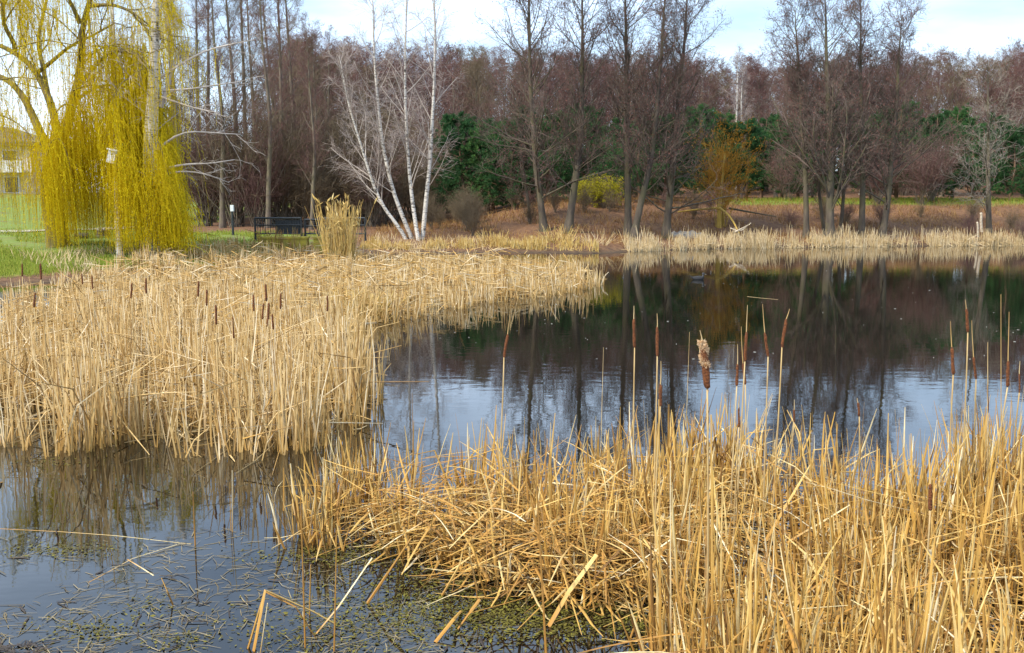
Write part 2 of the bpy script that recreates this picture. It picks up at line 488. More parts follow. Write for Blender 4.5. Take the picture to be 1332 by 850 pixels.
def seat(x, y, dz=-0.03):
    return float(hgt(np.array([x]), np.array([y]))[0]) + dz

# path behind the willow
pp = np.array([[-60, 37.5], [-40, 38.2], [-25, 39.0], [-19.5, 40.2], [-16.8, 44], [-17.5, 56]])
tt = np.linspace(0, 5, 60)
cx = np.interp(tt, range(6), pp[:, 0]); cy = np.interp(tt, range(6), pp[:, 1])
V = []
for i in range(60):
    for k in (-1.0, -0.3, 0.3, 1.0):
        V.append((cx[i], cy[i] + k * 0.9, seat(cx[i], cy[i] + k * 0.9, 0.035)))
Q = [(i * 4 + k, i * 4 + k + 4, i * 4 + k + 5, i * 4 + k + 1) for i in range(59) for k in range(3)]
pme = mkmesh('path', [(np.array(V), np.array(Q), np.zeros((0, 3), int), np.zeros(len(V)), np.zeros(len(V)))], M['path'], smooth=True)
tag(link('path', pme), kind='structure')

# ------------------------------------------------------------------ tree growing
def poly(start, d0, Ln, K, wig, trop):
    N = len(start)
    P = np.zeros((N, K, 3)); P[:, 0] = start
    d = norm(d0); st = (Ln / (K - 1))[:, None]
    for k in range(1, K):
        d = norm(d + wig * rs.randn(N, 3) + np.array([0, 0, 1.0]) * trop)
        P[:, k] = P[:, k - 1] + d * st
    return P
RR1 = [0.016]
def spawn(P, R, n, t0, t1, ang, lenf, K, wig, trop, rr, rmin, rend=0.35, angj=0.2, rmax=1.0):
    """n children on each parent polyline"""
    N, Kp, _ = P.shape
    i = np.repeat(np.arange(N), n)
    t = np.tile((np.arange(n) + 0.5) / n, N) + (rs.rand(N * n) - 0.5) / n
    t = t0 + (t1 - t0) * np.clip(t, 0, 0.999)
    f = t * (Kp - 1); k = np.minimum(f.astype(int), Kp - 2); fr = (f - k)[:, None]
    pos = P[i, k] * (1 - fr) + P[i, k + 1] * fr
    tan = norm(P[i, k + 1] - P[i, k])
    rad = R[i, k] * (1 - fr[:, 0]) + R[i, k + 1] * fr[:, 0]
    q = norm(np.cross(tan, rs.randn(N * n, 3)))
    a = ang + angj * rs.randn(N * n)
    d = tan * np.cos(a)[:, None] + q * np.sin(a)[:, None]
    plen = np.linalg.norm(np.diff(P, axis=1), axis=2).sum(1)[i]
    Ln = lenf(t, plen) * (0.7 + 0.6 * rs.rand(N * n))
    C = poly(pos, d, Ln, K, wig, trop)
    r0 = np.clip(np.minimum(rad * 0.75, Ln * rr), rmin, rmax)
    CR = r0[:, None] * (1 + (rend - 1) * np.linspace(0, 1, K)[None])
    return C, np.maximum(CR, rmin * 0.6)
def trunk_line(pts, K=14, wob_=0.04):
    pts = np.array(pts, float)
    s = np.concatenate([[0], np.cumsum(np.linalg.norm(np.diff(pts, axis=0), axis=1))])
    u = np.linspace(0, s[-1], K)
    P = np.stack([np.interp(u, s, pts[:, j]) for j in range(3)], -1)
    P[1:-1, :2] += wob_ * rs.randn(K - 2, 2)
    for _ in range(2):
        P[1:-1] = 0.25 * P[:-2] + 0.5 * P[1:-1] + 0.25 * P[2:]
    return P[None]
def specks(P, n, size, off=0.05, elong=1.6):
    """little catkins / cones / buds hung on twigs"""
    N, K, _ = P.shape
    i = rs.randint(0, N, n); k = rs.randint(max(1, K // 2), K, n)
    c = P[i, k] + rs.randn(n, 3) * off * 0.3
    d = norm(rs.randn(n, 3) * 0.5 + np.array([0, 0, -1]))
    s = size * (0.6 + 0.8 * rs.rand(n))
    line = np.stack([c, c + d * (s * elong)[:, None]], 1)
    return tubes(line, np.stack([s * 0.5, s * 0.35], 1), 3)

def bare_tree(name, trunk_pts, r0, l1, len1, l2, l3, l4, mats, t0=0.18, ang1=0.95, trop1=0.10, r_tip=0.010, cat_n=0,
              cat_size=0.03, shape=None, K0=14, tw=0.0055, S0=8, wobt=0.04, len2=0.42, low=None, flare=1.5):
    """returns (trunk_mesh, crown_mesh) around the tree's own base"""
    P0 = trunk_line(trunk_pts, K0, wobt)
    u = np.linspace(0, 1, K0)
    R0 = (r0 * (1 - u) ** 0.85 + r_tip)[None]
    R0[0, 0] *= flare
    H = np.linalg.norm(np.diff(P0[0], axis=0), axis=1).sum()
    if shape is None:
        shape = lambda t: 0.25 + 0.75 * np.sqrt(np.clip(1 - (t - t0) / (1 - t0), 0, 1))
    P1, R1 = spawn(P0, R0, l1, t0, 0.985, ang1, lambda t, L_: len1 * H * shape(t), 7, 0.10, trop1, RR1[0], 0.008, rend=0.3)
    if low is not None:                                    # long low boughs, some dead
        Pl, Rl = spawn(P0, R0, low[0], low[1], low[2], low[3], lambda t, L_: low[4] + 0 * t, 7, 0.09, 0.06, 0.013, 0.010, rend=0.3)
        P1 = np.concatenate([P1, Pl]); R1 = np.concatenate([R1, Rl])
    P2, R2 = spawn(P1, R1, l2, 0.18, 1.0, 0.75, lambda t, L_: len2 * L_ * (1.15 - 0.7 * t), 5, 0.14, 0.07, 0.012, 0.007)
    P3, R3 = spawn(P2, R2, l3, 0.15, 1.0, 0.7, lambda t, L_: 0.5 * L_ * (1.1 - 0.5 * t) + 0.12, 4, 0.16, 0.04, 0.01, tw)
    parts = [tubes(P2, R2, 3), tubes(P3, R3, 3)]
    last = P3
    if l4:
        P4, R4 = spawn(P3, R3, l4, 0.15, 1.0, 0.7, lambda t, L_: 0.45 * L_ + 0.10, 3, 0.16, 0.03, 0.01, tw * 0.9)
        parts.append(tubes(P4, R4, 3)); last = P4
    mi = [0] * len(parts)
    if cat_n:
        parts.append(specks(last, cat_n, cat_size)); mi.append(1)
    tm = mkmesh(name + '_trunk', [tubes(P0, R0, S0), tubes(P1, R1, 4)], [mats[0], mats[1]], [0, 0], smooth=True)
    cm = mkmesh(name + '_crown', parts, [mats[1], mats[2] if len(mats) > 2 else mats[1]], mi)
    return tm, cm
def put_tree(name, meshes, label, cat, loc, rz=0.0, sc=1.0, group=None):
    o = thing(name, label, cat, loc, rz, sc, group)
    link('trunk', meshes[0], o); link('crown', meshes[1], o)
    return o

AM = [M['bark'], M['twig_alder'], M['catkin']]
WM = [M['bark_wood'], M['twig_wood'], M['catkin']]
OM = [M['bark_wood'], M['twig_olive'], M['twig_olive']]

def hero(px_pts, d, zoff=0.0):
    """trunk points given as directions at depth d -> base position and local points"""
    x0 = at(px_pts[0][0], px_pts[0][1], d)[0]
    base = np.array([x0, d, seat(x0, d, -0.12)])
    loc = [np.array([0, 0, 0.0])]
    for i, p in enumerate(px_pts[1:]):
        q = at(p[0], p[1], d + (p[2] if len(p) > 2 else 0))
        loc.append(q - base)
    return base, loc

# alders along the far bank
ALDERS = [
    ([(708, 305), (698, 230), (690, 120), (687, 0), (686, -60)], 41.0, 0.17, 'tall bare alder with long pale low boughs sweeping left, first of the far bank alders', (11, 0.10, 0.34, 1.15, 3.0)),
    ([(738, 307), (745, 255), (756, 190), (757, 90), (757, -45)], 40.4, 0.19, 'dark bare alder that bends right above its foot, second of the far bank alders', (6, 0.15, 0.35, 1.0, 2.0)),
    ([(817, 305), (817, 230), (815, 130), (812, -65)], 41.2, 0.18, 'straight bare alder standing behind the leaning one, third of the far bank alders', None),
    ([(823, 309), (838, 250), (850, 190), (857, 110), (866, -15)], 40.2, 0.17, 'slim bare alder leaning right beside the straight one', (6, 0.2, 0.4, 1.0, 1.8)),
    ([(866, 303), (872, 230), (884, 140), (890, 60), (896, -35)], 41.6, 0.19, 'bare alder with a wide low fork of grey boughs, left of the pale stone heap', (10, 0.08, 0.25, 1.15, 2.6)),
    ([(1049, 302), (1046, 220), (1040, 110), (1034, 8)], 42.5, 0.15, 'slender bare alder, leftmost of the right group on the far bank', (6, 0.2, 0.4, 1.0, 1.7)),
    ([(1081, 304), (1080, 220), (1076, 110), (1073, -12)], 42.0, 0.23, 'stout bare alder with crowded upright boughs in the right group', (9, 0.10, 0.35, 0.55, 4.0)),
    ([(1121, 299), (1121, 210), (1120, 110), (1119, -8)], 43.0, 0.17, 'straight bare alder right of the stoutest one on the far bank', (5, 0.2, 0.4, 1.0, 1.6)),
    ([(1147, 300), (1158, 235), (1166, 150), (1174, 20)], 42.8, 0.17, 'bare alder with spreading low crown leaning right above the brown slope', (8, 0.10, 0.40, 1.1, 2.8)),
]
RR1[0] = 0.011
for i, (pts, d, r, lab, low) in enumerate(ALDERS):
    base, loc = hero(pts, d)
    ms = bare_tree('alder', loc, r * 0.82, 56, 0.235, 6, 5, 3, AM, t0=0.22, ang1=0.80, trop1=0.12, cat_n=2200, cat_size=0.024, low=low, tw=0.0045)
    put_tree('alder_tree', ms, lab, 'tree', base, group='alders on the far bank')
# the grey branched tree at the right
base, loc = hero([(1287, 302), (1286, 220), (1284, 150), (1284, 78)], 44.6)
ms = bare_tree('grey_tree', loc, 0.13, 34, 0.30, 7, 4, 2, [M['bark'], M['twig_grey'], M['catkin']], t0=0.12, ang1=1.1, trop1=0.06, cat_n=500)
put_tree('bare_tree', ms, 'small bare tree with pale grey spreading branches at the right of the far bank', 'tree', base)
# slender side stems of alders
for (pts, d, r, lab) in [([(690, 303), (684, 250), (676, 180), (672, 120)], 43.2, 0.06, 'thin young tree behind the first far bank alder'),
                         ([(1075, 301), (1062, 230), (1048, 150), (1040, 95)], 43.4, 0.08, 'thin stem leaning left behind the stout alder'),
                         ([(1092, 301), (1100, 230), (1106, 150), (1108, 70)], 43.6, 0.08, 'thin stem leaning right behind the stout alder')]:
    base, loc = hero(pts, d)
    ms = bare_tree('young_alder', loc, r, 26, 0.24, 7, 4, 2, AM, t0=0.15, ang1=0.75, cat_n=600)
    put_tree('young_alder', ms, lab, 'tree', base)

# ------------------------------------------------------------------ the woods
def gen_pts(H, lean=0.3):
    return [(0, 0, 0), (rs.randn() * lean * 0.4, rs.randn() * lean * 0.4, H * 0.4), (rs.randn() * lean, rs.randn() * lean, H)]
wood_v = []
for k in range(5):
    H = 15.0
    sh = (lambda t: 0.55 + 0.45 * np.sin(np.clip(t, 0, 1) * pi))
    wood_v.append(bare_tree('wood_tree_%d' % k, gen_pts(H, 0.5), 0.20, 30, 0.23, 8, 5, 3, [WM, WM, WM, OM, [M['bark_pale'], M['twig_wood'], M['catkin']]][k], t0=0.22, ang1=0.72, trop1=0.14,
                            cat_n=900, cat_size=0.045, shape=sh, tw=0.008, S0=6, wobt=0.1))
tall_v = []
for k in range(4):
    tall_v.append(bare_tree('tall_tree_%d' % k, gen_pts(17.0, 0.4), 0.18, 38, 0.16, 7, 5, 3, OM if k % 2 else WM, t0=0.2, ang1=0.85, trop1=0.10,
                            cat_n=500, cat_size=0.035, tw=0.0055, S0=8, wobt=0.08))
shrub_v = []
def shrub(name, H, spread, ns, mats, l2=7, l3=5, l4=3, tw=0.006, fl=0, flsize=0.04):
    st = np.zeros((ns, 3)); st[:, :2] = rs.randn(ns, 2) * 0.12
    d = np.stack([rs.randn(ns) * spread, rs.randn(ns) * spread, np.ones(ns)], -1)
    P = poly(st, d, H * (0.6 + 0.5 * rs.rand(ns)), 7, 0.08, 0.02)
    R = (0.022 * (0.7 + 0.6 * rs.rand(ns)))[:, None] * np.linspace(1, 0.3, 7)[None]
    P2, R2 = spawn(P, R, l2, 0.2, 1, 0.6, lambda t, L_: 0.4 * L_ * (1.1 - 0.6 * t), 5, 0.12, 0.03, 0.012, tw * 1.2)
    P3, R3 = spawn(P2, R2, l3, 0.15, 1, 0.65, lambda t, L_: 0.45 * L_ + 0.08, 4, 0.14, 0.02, 0.01, tw)
    ps = [tubes(P2, R2, 3), tubes(P3, R3, 3)]; last = P3
    if l4:
        P4, R4 = spawn(P3, R3, l4, 0.15, 1, 0.65, lambda t, L_: 0.5 * L_ + 0.06, 3, 0.14, 0.02, 0.01, tw * 0.9)
        ps.append(tubes(P4, R4, 3)); last = P4
    mi = [0] * len(ps)
    if fl:
        ps.append(specks(last, fl, flsize, 0.1, 1.3)); mi.append(1)
    return (mkmesh(name + '_stems', [tubes(P, R, 4)], mats[0], smooth=True), mkmesh(name + '_crown', ps, [mats[1], mats[2]], mi))
for k in range(4):
    shrub_v.append(shrub('wood_shrub_%d' % k, 4.0, 0.28, 22, [M['bark_wood'], M['twig_wood'] if k < 2 else M['twig_olive'], M['twig_olive']]))
def put_shrub(name, ms, label, cat, loc, rz=0, sc=1.0, group=None):
    o = thing(name, label, cat, loc, rz, sc, group)
    link('stem', ms[0], o); link('crown', ms[1], o)
    return o

# far wood behind the pines: skyline height follows the photograph's wood edge
def skyline(px):
    return np.interp(px, [380, 440, 500, 560, 620, 700, 800, 900, 1000, 1100, 1200, 1270, 1320, 1400], [62, 66, 70, 78, 74, 72, 78, 84, 88, 80, 76, 88, 70, 60])
for row, (d0, n) in enumerate([(66, 30), (76, 36), (88, 42), (98, 40), (110, 46)]):
    for k in range(n):
        px = 360 + (k + rs.rand()) * (1060.0 / n)
        d = d0 + rs.uniform(-4, 4)
        x = at(px, 300, d)[0]
        top = at(px, skyline(px) + rs.uniform(-6, 22) + (14 if row == 0 else 0), d)[2]
        z = seat(x, d, -0.1)
        s = (top - z) / 15.0
        put_tree('wood_tree', wood_v[rs.randint(5)], 'bare brown tree in the far wood behind the pines', 'tree', (x, d, z), rs.rand() * 6.28, (s * rs.uniform(1.15, 1.5), s * rs.uniform(1.15, 1.5), s), 'bare trees of the far wood')
# left wood: taller and nearer, trunks told apart
NTH = ['first', 'second', 'third', 'fourth', 'fifth', 'sixth', 'seventh', 'eighth', 'ninth', 'tenth', 'eleventh', 'twelfth', 'thirteenth', 'fourteenth', 'fifteenth']
LEFT = [(238, 47), (262, 55), (290, 46), (313, 50), (338, 53), (349, 45.5), (372, 49), (388, 56), (405, 44.5), (428, 60), (225, 58), (276, 62), (325, 60), (360, 63), (418, 52)]
for k, (px, d) in enumerate(sorted(LEFT)):
    x = at(px, 300, d)[0]; z = seat(x, d, -0.1)
    topy = np.interp(px, [225, 400, 405, 430], [-70, -40, 20, 45]) + rs.uniform(-30, 20)
    s = (at(px, topy, d)[2] - z) / 17.0
    put_tree('tall_bare_tree', tall_v[k % 4], '%s from the left of the tall bare trees in the wood right of the willow' % NTH[k], 'tree', (x, d, z), rs.rand() * 6.28, (s * 0.95, s * 0.95, s), 'tall trees right of the willow')
# undergrowth
for k in range(46):
    px = rs.uniform(225, 588); d = rs.uniform(46, 64)
    x = at(px, 300, d)[0]
    s = rs.uniform(0.8, 1.5)
    put_shrub('bare_shrub', shrub_v[rs.randint(4)], 'bare brown shrub in the undergrowth left of the alders', 'shrub', (x, d, seat(x, d)), rs.rand() * 6.28, s, 'undergrowth of the left wood')
for k in range(10):
    px = rs.uniform(1130, 1270) if k < 5 else rs.uniform(640, 1400); d = rs.uniform(51, 55)
    x = at(px, 300, d)[0]
    s = rs.uniform(0.5, 0.9)
    put_shrub('bare_bush', shrub_v[rs.randint(2)], 'bare purplish bush in front of the pines', 'shrub', (x, d, seat(x, d)), rs.rand() * 6.28, s, 'bushes before the pines')
for k in range(40):
    px = rs.uniform(560, 1420); d = rs.uniform(67, 78)
    x = at(px, 300, d)[0]
    put_shrub('wood_shrub', shrub_v[rs.randint(4)], 'bare brown shrub under the trees of the far wood', 'shrub', (x, d, seat(x, d)), rs.rand() * 6.28, rs.uniform(0.8, 1.3), 'undergrowth of the far wood')
for k in range(9):
    px = rs.uniform(560, 640); d = rs.uniform(40.5, 46)
    x = at(px, 300, d)[0]
    put_shrub('bank_shrub', shrub_v[2 + rs.randint(2)], 'olive brown bare shrub on the bank right of the white birches', 'shrub', (x, d, seat(x, d)), rs.rand() * 6.28, rs.uniform(0.2, 0.42), 'shrubs beside the birches')

for k in range(24):
    px = rs.uniform(650, 1340); d = rs.uniform(42.5, 49.5)
    x = at(px, 300, d)[0]
    put_shrub('scrub', shrub_v[rs.randint(4)], 'low bare scrub on the brown slope of the far bank', 'shrub', (x, d, seat(x, d)), rs.rand() * 6.28, rs.uniform(0.14, 0.32), 'scrub on the far bank slope')
# ------------------------------------------------------------------ pines
def pine(name, H):
    P0 = trunk_line([(0, 0, 0), (rs.randn() * .2, rs.randn() * .2, H * .5), (rs.randn() * .3, rs.randn() * .3, H)], 12)
    R0 = (0.14 * (1 - np.linspace(0, 1, 12)) + 0.015)[None]
    P1, R1 = spawn(P0, R0, 52, 0.06, 0.99, 1.2, lambda t, L_: 0.40 * H * np.sqrt(np.clip(1.04 - t, 0, 1)) , 6, 0.07, 0.05, 0.012, 0.012)
    P2, R2 = spawn(P1, R1, 9, 0.25, 1, 0.75, lambda t, L_: 0.34 * L_, 4, 0.10, 0.06, 0.01, 0.008)
    # needle tufts along the outer shoots
    n = 6500
    i = rs.randint(0, len(P2), n); k = rs.randint(1, 4, n)
    c = P2[i, k] + rs.randn(n, 3) * 0.04
    dirm = norm(P2[i, k] - P2[i, k - 1] + np.array([0, 0, 0.5]))
    m_ = 8
    cc = np.repeat(c, m_, 0); dd = norm(np.repeat(dirm, m_, 0) + rs.randn(n * m_, 3) * 0.75)
    ln = 0.20 * (0.7 + 0.6 * rs.rand(n * m_))
    side = norm(np.cross(dd, rs.randn(n * m_, 3)))
    U = dd * (ln * 0.5)[:, None]
    needles = quads(cc + U, U, side * 0.014, np.repeat(rs.rand(n), m_))
    return (mkmesh(name + '_trunk', [tubes(P0, R0, 7), tubes(P1, R1, 3)], M['pine_bark'], smooth=True),
            mkmesh(name + '_crown', [tubes(P2, R2, 3), needles], [M['pine_bark'], M['pine']], [0, 1]))
pines = [pine('pine_%d' % k, 7.0) for k in range(3)]
for k in range(40):
    px = np.interp(k + rs.rand() * 0.8, [0, 34], [592, 1420]) if k < 34 else [604, 634, 668, 712, 832, 862][k - 34]; d = (rs.uniform(53.5, 57) if k % 2 else rs.uniform(57, 63)) if k < 34 else rs.uniform(48.5, 51.5)
    x = at(px, 300, d)[0]; z = seat(x, d, -0.1)
    topy = np.interp(px, [590, 640, 720, 800, 880, 960, 1000, 1100, 1250, 1400], [142, 145, 146, 140, 146, 142, 140, 144, 146, 144]) + rs.uniform(-4, 26)
    s = (at(px, topy, d)[2] - z) / 7.0
    put_tree('pine_tree', pines[k % 3], 'dark green pine in the belt between the far bank and the brown wood', 'tree', (x, d, z), rs.rand() * 6.28, (s * 1.05, s * 1.05, s), 'pines of the belt')

# pale birch in the far wood
def birch_stem(pts, r, l1=26, len1=0.2, t0=0.25, S0=8, ang=0.7, trop=0.07, tw=0.006, l3=4, l4=2, K0=16, len1fn=None, tip=0.012):
    P0 = trunk_line(pts, K0, 0.03)
    R0 = (r * (1 - np.linspace(0, 1, K0)) ** 0.8 + tip)[None]
    H = np.linalg.norm(np.diff(P0[0], axis=0), axis=1).sum()
    P1, R1 = spawn(P0, R0, l1, t0, 0.99, ang, len1fn or (lambda t, L_: len1 * H * (1.15 - 0.7 * t)), 7, 0.07, trop, 0.011, 0.009, rend=0.35)
    P2, R2 = spawn(P1, R1, 6, 0.2, 1, 0.6, lambda t, L_: 0.35 * L_ * (1.1 - .5 * t), 5, 0.12, -0.01, 0.01, tw)
    P3, R3 = spawn(P2, R2, l3, 0.2, 1, 0.6, lambda t, L_: 0.5 * L_ + 0.12, 4, 0.12, -0.06, 0.01, tw * 0.85)
    tw_ = [tubes(P2, R2, 3), tubes(P3, R3, 3)]
    if l4:
        P4, R4 = spawn(P3, R3, l4, 0.2, 1, 0.5, lambda t, L_: 0.5 * L_ + 0.1, 3, 0.1, -0.08, 0.01, tw * 0.75)
        tw_.append(tubes(P4, R4, 3))
    return tubes(P0, R0, S0), tubes(P1, R1, 4), tw_

for (pts, d, lab) in [([(957, 262), (957, 200), (959, 100), (960, 72)], 63.5, 'left pale birch stem rising among the brown wood'),
                      ([(964, 262), (965, 200), (964, 120), (967, 80)], 64.0, 'right pale birch stem rising among the brown wood')]:
    base, loc = hero(pts, d)
    a_, b_, c_ = birch_stem(loc, 0.075, 20, 0.14, tw=0.007)
    o = thing('birch_tree', lab, 'tree', base)
    link('trunk', mkmesh('far_birch_trunk', [a_, b_], [M['birch'], M['birch_branch']], [0, 1], True), o)
    link('crown', mkmesh('far_birch_crown', c_, M['birch_twig']), o)

# four white birch stems fanning from one foot
bx, by = at(543, 314, 39.6)[0], 39.6
bbase = np.array([bx, by, seat(bx, by, -0.1)])
o = thing('birch_clump', 'four white birch stems fanning out from one foot at the water edge', 'tree', bbase)
STEMS = [([(530, 312, 0.0), (524, 300), (500, 276), (480, 230), (462, 165), (448, 110), (441, 72)], 0.066),
         ([(538, 313, 0.2), (530, 300), (510, 250), (497, 190), (489, 110), (486, 60), (483, -20)], 0.078),
         ([(545, 313, -.2), (540, 290), (532, 230), (528, 140), (528, 50), (529, -30)], 0.074),
         ([(549, 313, 0.1), (553, 270), (560, 200), (565, 110), (566, 50), (564, -35)], 0.085)]
crown = []
for (pts, r) in STEMS:
    loc = [at(p[0], p[1], by + (p[2] if len(p) > 2 else 0)) - bbase for p in pts]
    loc[0][2] = -0.05
    a_, b_, c_ = birch_stem(loc, r, 27, 0.21, t0=0.20, tw=0.005, l3=4, l4=2, len1fn=lambda t, L_: 2.7 * (1.1 - 0.6 * t) * (0.75 + 0 * t))
    link('stem', mkmesh('birch_stem', [a_, b_], [M['birch'], M['birch_branch']], [0, 1], True), o)
    crown += c_
link('crown', mkmesh('birch_clump_crown', crown, M['birch_twig']), o)

# big birch beside the willow and its thin neighbour
base, loc = hero([(196, 306), (195, 200), (199, 120), (203, 60), (206, -40)], 29.9)
a_, b_, c_ = birch_stem(loc, 0.24, 16, 0.24, t0=0.42, ang=1.15, trop=0.03, tip=0.06, l4=0)
LIMBS = []
for pl in ([(205, 195), (235, 170), (262, 172), (312, 175)], [(205, 222), (245, 212), (262, 215), (305, 208)], [(205, 228), (240, 222), (275, 228), (298, 238)],
           [(208, 118), (240, 118), (270, 112), (315, 106)], [(205, 105), (232, 85), (262, 65), (330, 52)], [(208, 140), (225, 100), (222, 60), (219, 10)], [(206, 125), (250, 140), (285, 147)]):
    LIMBS.append(np.array([at(p[0], p[1], 29.9 + (0.25 * i if len(pl) > 3 else -0.2 * i)) - base for i, p in enumerate(pl)]))
LP = np.concatenate([trunk_line(l, 9, 0.05) for l in LIMBS]); LR = np.tile(np.linspace(0.042, 0.013, 9), (len(LIMBS), 1))
LR[5] *= 2.0
L2, LR2 = spawn(LP, LR, 7, 0.3, 1, 0.6, lambda t, L_: 0.3 * L_, 5, 0.14, 0.0, 0.01, 0.007)
L3, LR3 = spawn(L2, LR2, 4, 0.2, 1, 0.6, lambda t, L_: 0.5 * L_, 4, 0.12, -0.03, 0.01, 0.006)
o = thing('birch_tree', 'big white birch trunk behind the yellow willow with long white side boughs', 'tree', base)
link('trunk', mkmesh('big_birch_trunk', [a_, b_, tubes(LP, LR, 5)], [M['birch'], M['birch_branch']], [0, 1, 1], True), o)
link('crown', mkmesh('big_birch_crown', c_ + [tubes(L2, LR2, 3), tubes(L3, LR3, 3)], M['birch_branch']), o)
base, loc = hero([(155, 309), (153, 250), (151, 180, 0.2), (149, 90, 1.6), (146, -10, 2.4)], 29.2)
a_, b_, c_ = birch_stem(loc, 0.09, 20, 0.18, t0=0.5, ang=0.9, l4=0, tip=0.03)
o = thing('birch_tree', 'slim white birch trunk in the middle of the willow curtain', 'tree', base)
link('trunk', mkmesh('slim_birch_trunk', [a_, b_], [M['birch'], M['birch_branch']], [0, 1], True), o)
link('crown', mkmesh('slim_birch_crown', c_, M['birch_twig']), o)
p = at(144, 203, 28.95)
o = thing('nest_box', 'small white nest box tilted on the slim birch behind the willow', 'nest box', p - np.array([0, 0, .22]))
o.rotation_euler = (0, radians(14), 0)
link('box', mkmesh('nest_box_body', [box_part((0, 0, .2), (.22, .2, .36))], M['white']), o)
link('lid', mkmesh('nest_box_lid', [box_part((0, -.03, .40), (.27, .28, .035))], M['white']), o)
link('entrance_hole', mkmesh('nest_box_hole', [tubes(np.array([[[0, -.098, .27], [0, -.106, .27]]]), np.array([[.025, .025]]), 10)], M['rot']), o)

# ------------------------------------------------------------------ willow
WD = 31.0
wb = at(76, 318, WD); wbase = np.array([wb[0], WD, seat(wb[0], WD, -0.12)])
def wpx(pl, dy=0.0):
    return np.array([at(p[0], p[1], WD + dy + (p[2] if len(p) > 2 else 0)) - wbase for p in pl])
trunk = wpx([(76, 322), (70, 280), (66, 240), (72, 205), (76, 180)]); trunk[0] = (0, 0, 0)
limbs = [([(72, 205), (48, 168), (28, 122, .4), (0, 98, .8), (-40, 85, 1.0)], .15), ([(76, 185), (66, 135, .3), (48, 95, .6), (20, 66, .8), (0, 60, 1.), (-40, 40, 1.2)], .14),
         ([(80, 190), (92, 135, -.3), (104, 100, -.5), (106, 50, -.6), (104, 30, -.7), (118, 8, -.8), (122, -40, -.9)], .17), ([(98, 115, -.4), (128, 80, -.9), (152, 62, -1.2), (178, 66, -1.5), (195, 90, -1.7)], .07),
         ([(48, 95, .6), (80, 70, .3), (100, 52, .1), (122, 46, -.1), (150, 30, -.3)], .07), ([(104, 30, -.7), (92, 12, -1.), (80, -20, -1.3)], .08), ([(20, 66, .8), (8, 40, .3), (4, 5, .0), (0, -40, .0)], .08),
         ([(66, 135, .3), (50, 60, 1.3), (60, 10, 1.8), (70, -40, 2.)], .09), ([(92, 135, -.3), (130, 110, .8), (160, 112, 1.2), (182, 140, 1.4)], .06), ([(118, 8, -.8), (150, 5, -1.0), (180, 20, -1.2), (196, 50, -1.3)], .06)]
LPs = np.concatenate([trunk_line(wpx(pl), 12, 0.06) for pl, _ in limbs])
LRs = np.stack([r * np.linspace(1, 0.32, 12) for _, r in limbs])
TP = trunk_line(trunk, 12, 0.05); TR = (0.30 * np.linspace(1.25, 0.75, 12))[None]
B2, BR2 = spawn(LPs, LRs, 8, 0.3, 1, 0.75, lambda t, L_: 1.6 + 0 * t, 8, 0.13, 0.02, 0.014, 0.010)
B3, BR3 = spawn(B2, BR2, 4, 0.3, 1, 0.7, lambda t, L_: 0.9 + 0 * t, 6, 0.13, -0.12, 0.01, 0.007)
# curtains: arches from which the strands hang (pixel arch, depth offset, strands, lowest ends)
ARCH = [([(150, 66), (172, 62), (188, 78), (198, 120), (205, 170), (212, 215)], 0.5, 420, (262, 327)),
        ([(150, 205), (176, 222), (198, 232), (214, 240)], -1.9, 400, (312, 331)),
        ([(96, 100), (130, 62), (160, 56), (186, 66)], -0.8, 260, (110, 290)),
        ([(165, 66), (186, 82), (200, 140), (215, 210), (226, 262)], -0.6, 420, (305, 330)),
        ([(205, 180), (218, 225), (228, 265), (236, 296)], -1.6, 260, (312, 330)),
        ([(95, 118), (120, 108), (142, 118), (152, 140), (164, 190)], -1.3, 430, (225, 318)),
        ([(100, 140), (85, 132), (70, 150), (58, 182), (52, 210)], -1.6, 320, (270, 326)),
        ([(60, 205), (66, 182), (78, 178), (88, 200), (92, 230)], -2.0, 180, (300, 326)),
        ([(-40, 140), (0, 150), (26, 160), (44, 182)], -0.9, 210, (215, 312)),
        ([(90, 160), (112, 150), (136, 168), (140, 200)], 0.9, 260, (250, 306)),
        ([(84, 195), (104, 172), (130, 165), (156, 185)], -0.2, 300, (285, 322)),
        ([(-40, -30), (10, -18), (50, -14), (66, 0)], 0.4, 170, (16, 70)),
        ([(196, -30), (206, -20), (216, 0), (221, 20)], -0.8, 120, (45, 110)),
        ([(150, -30), (170, -10), (188, 10)], 0.0, 60, (30, 100)),
        ([(120, 60), (150, 62), (180, 90), (200, 150)], 1.3, 220, (190, 300)),
        ([(202, 140), (214, 150), (222, 200)], -0.2, 60, (180, 300)),
        ([(20, 62), (60, 52), (100, 60)], -0.8, 70, (75, 190)),
        ([(-30, 110), (20, 100), (60, 105)], -0.2, 90, (130, 260))]
ST, SR, archP = [], [], []
KS = 11
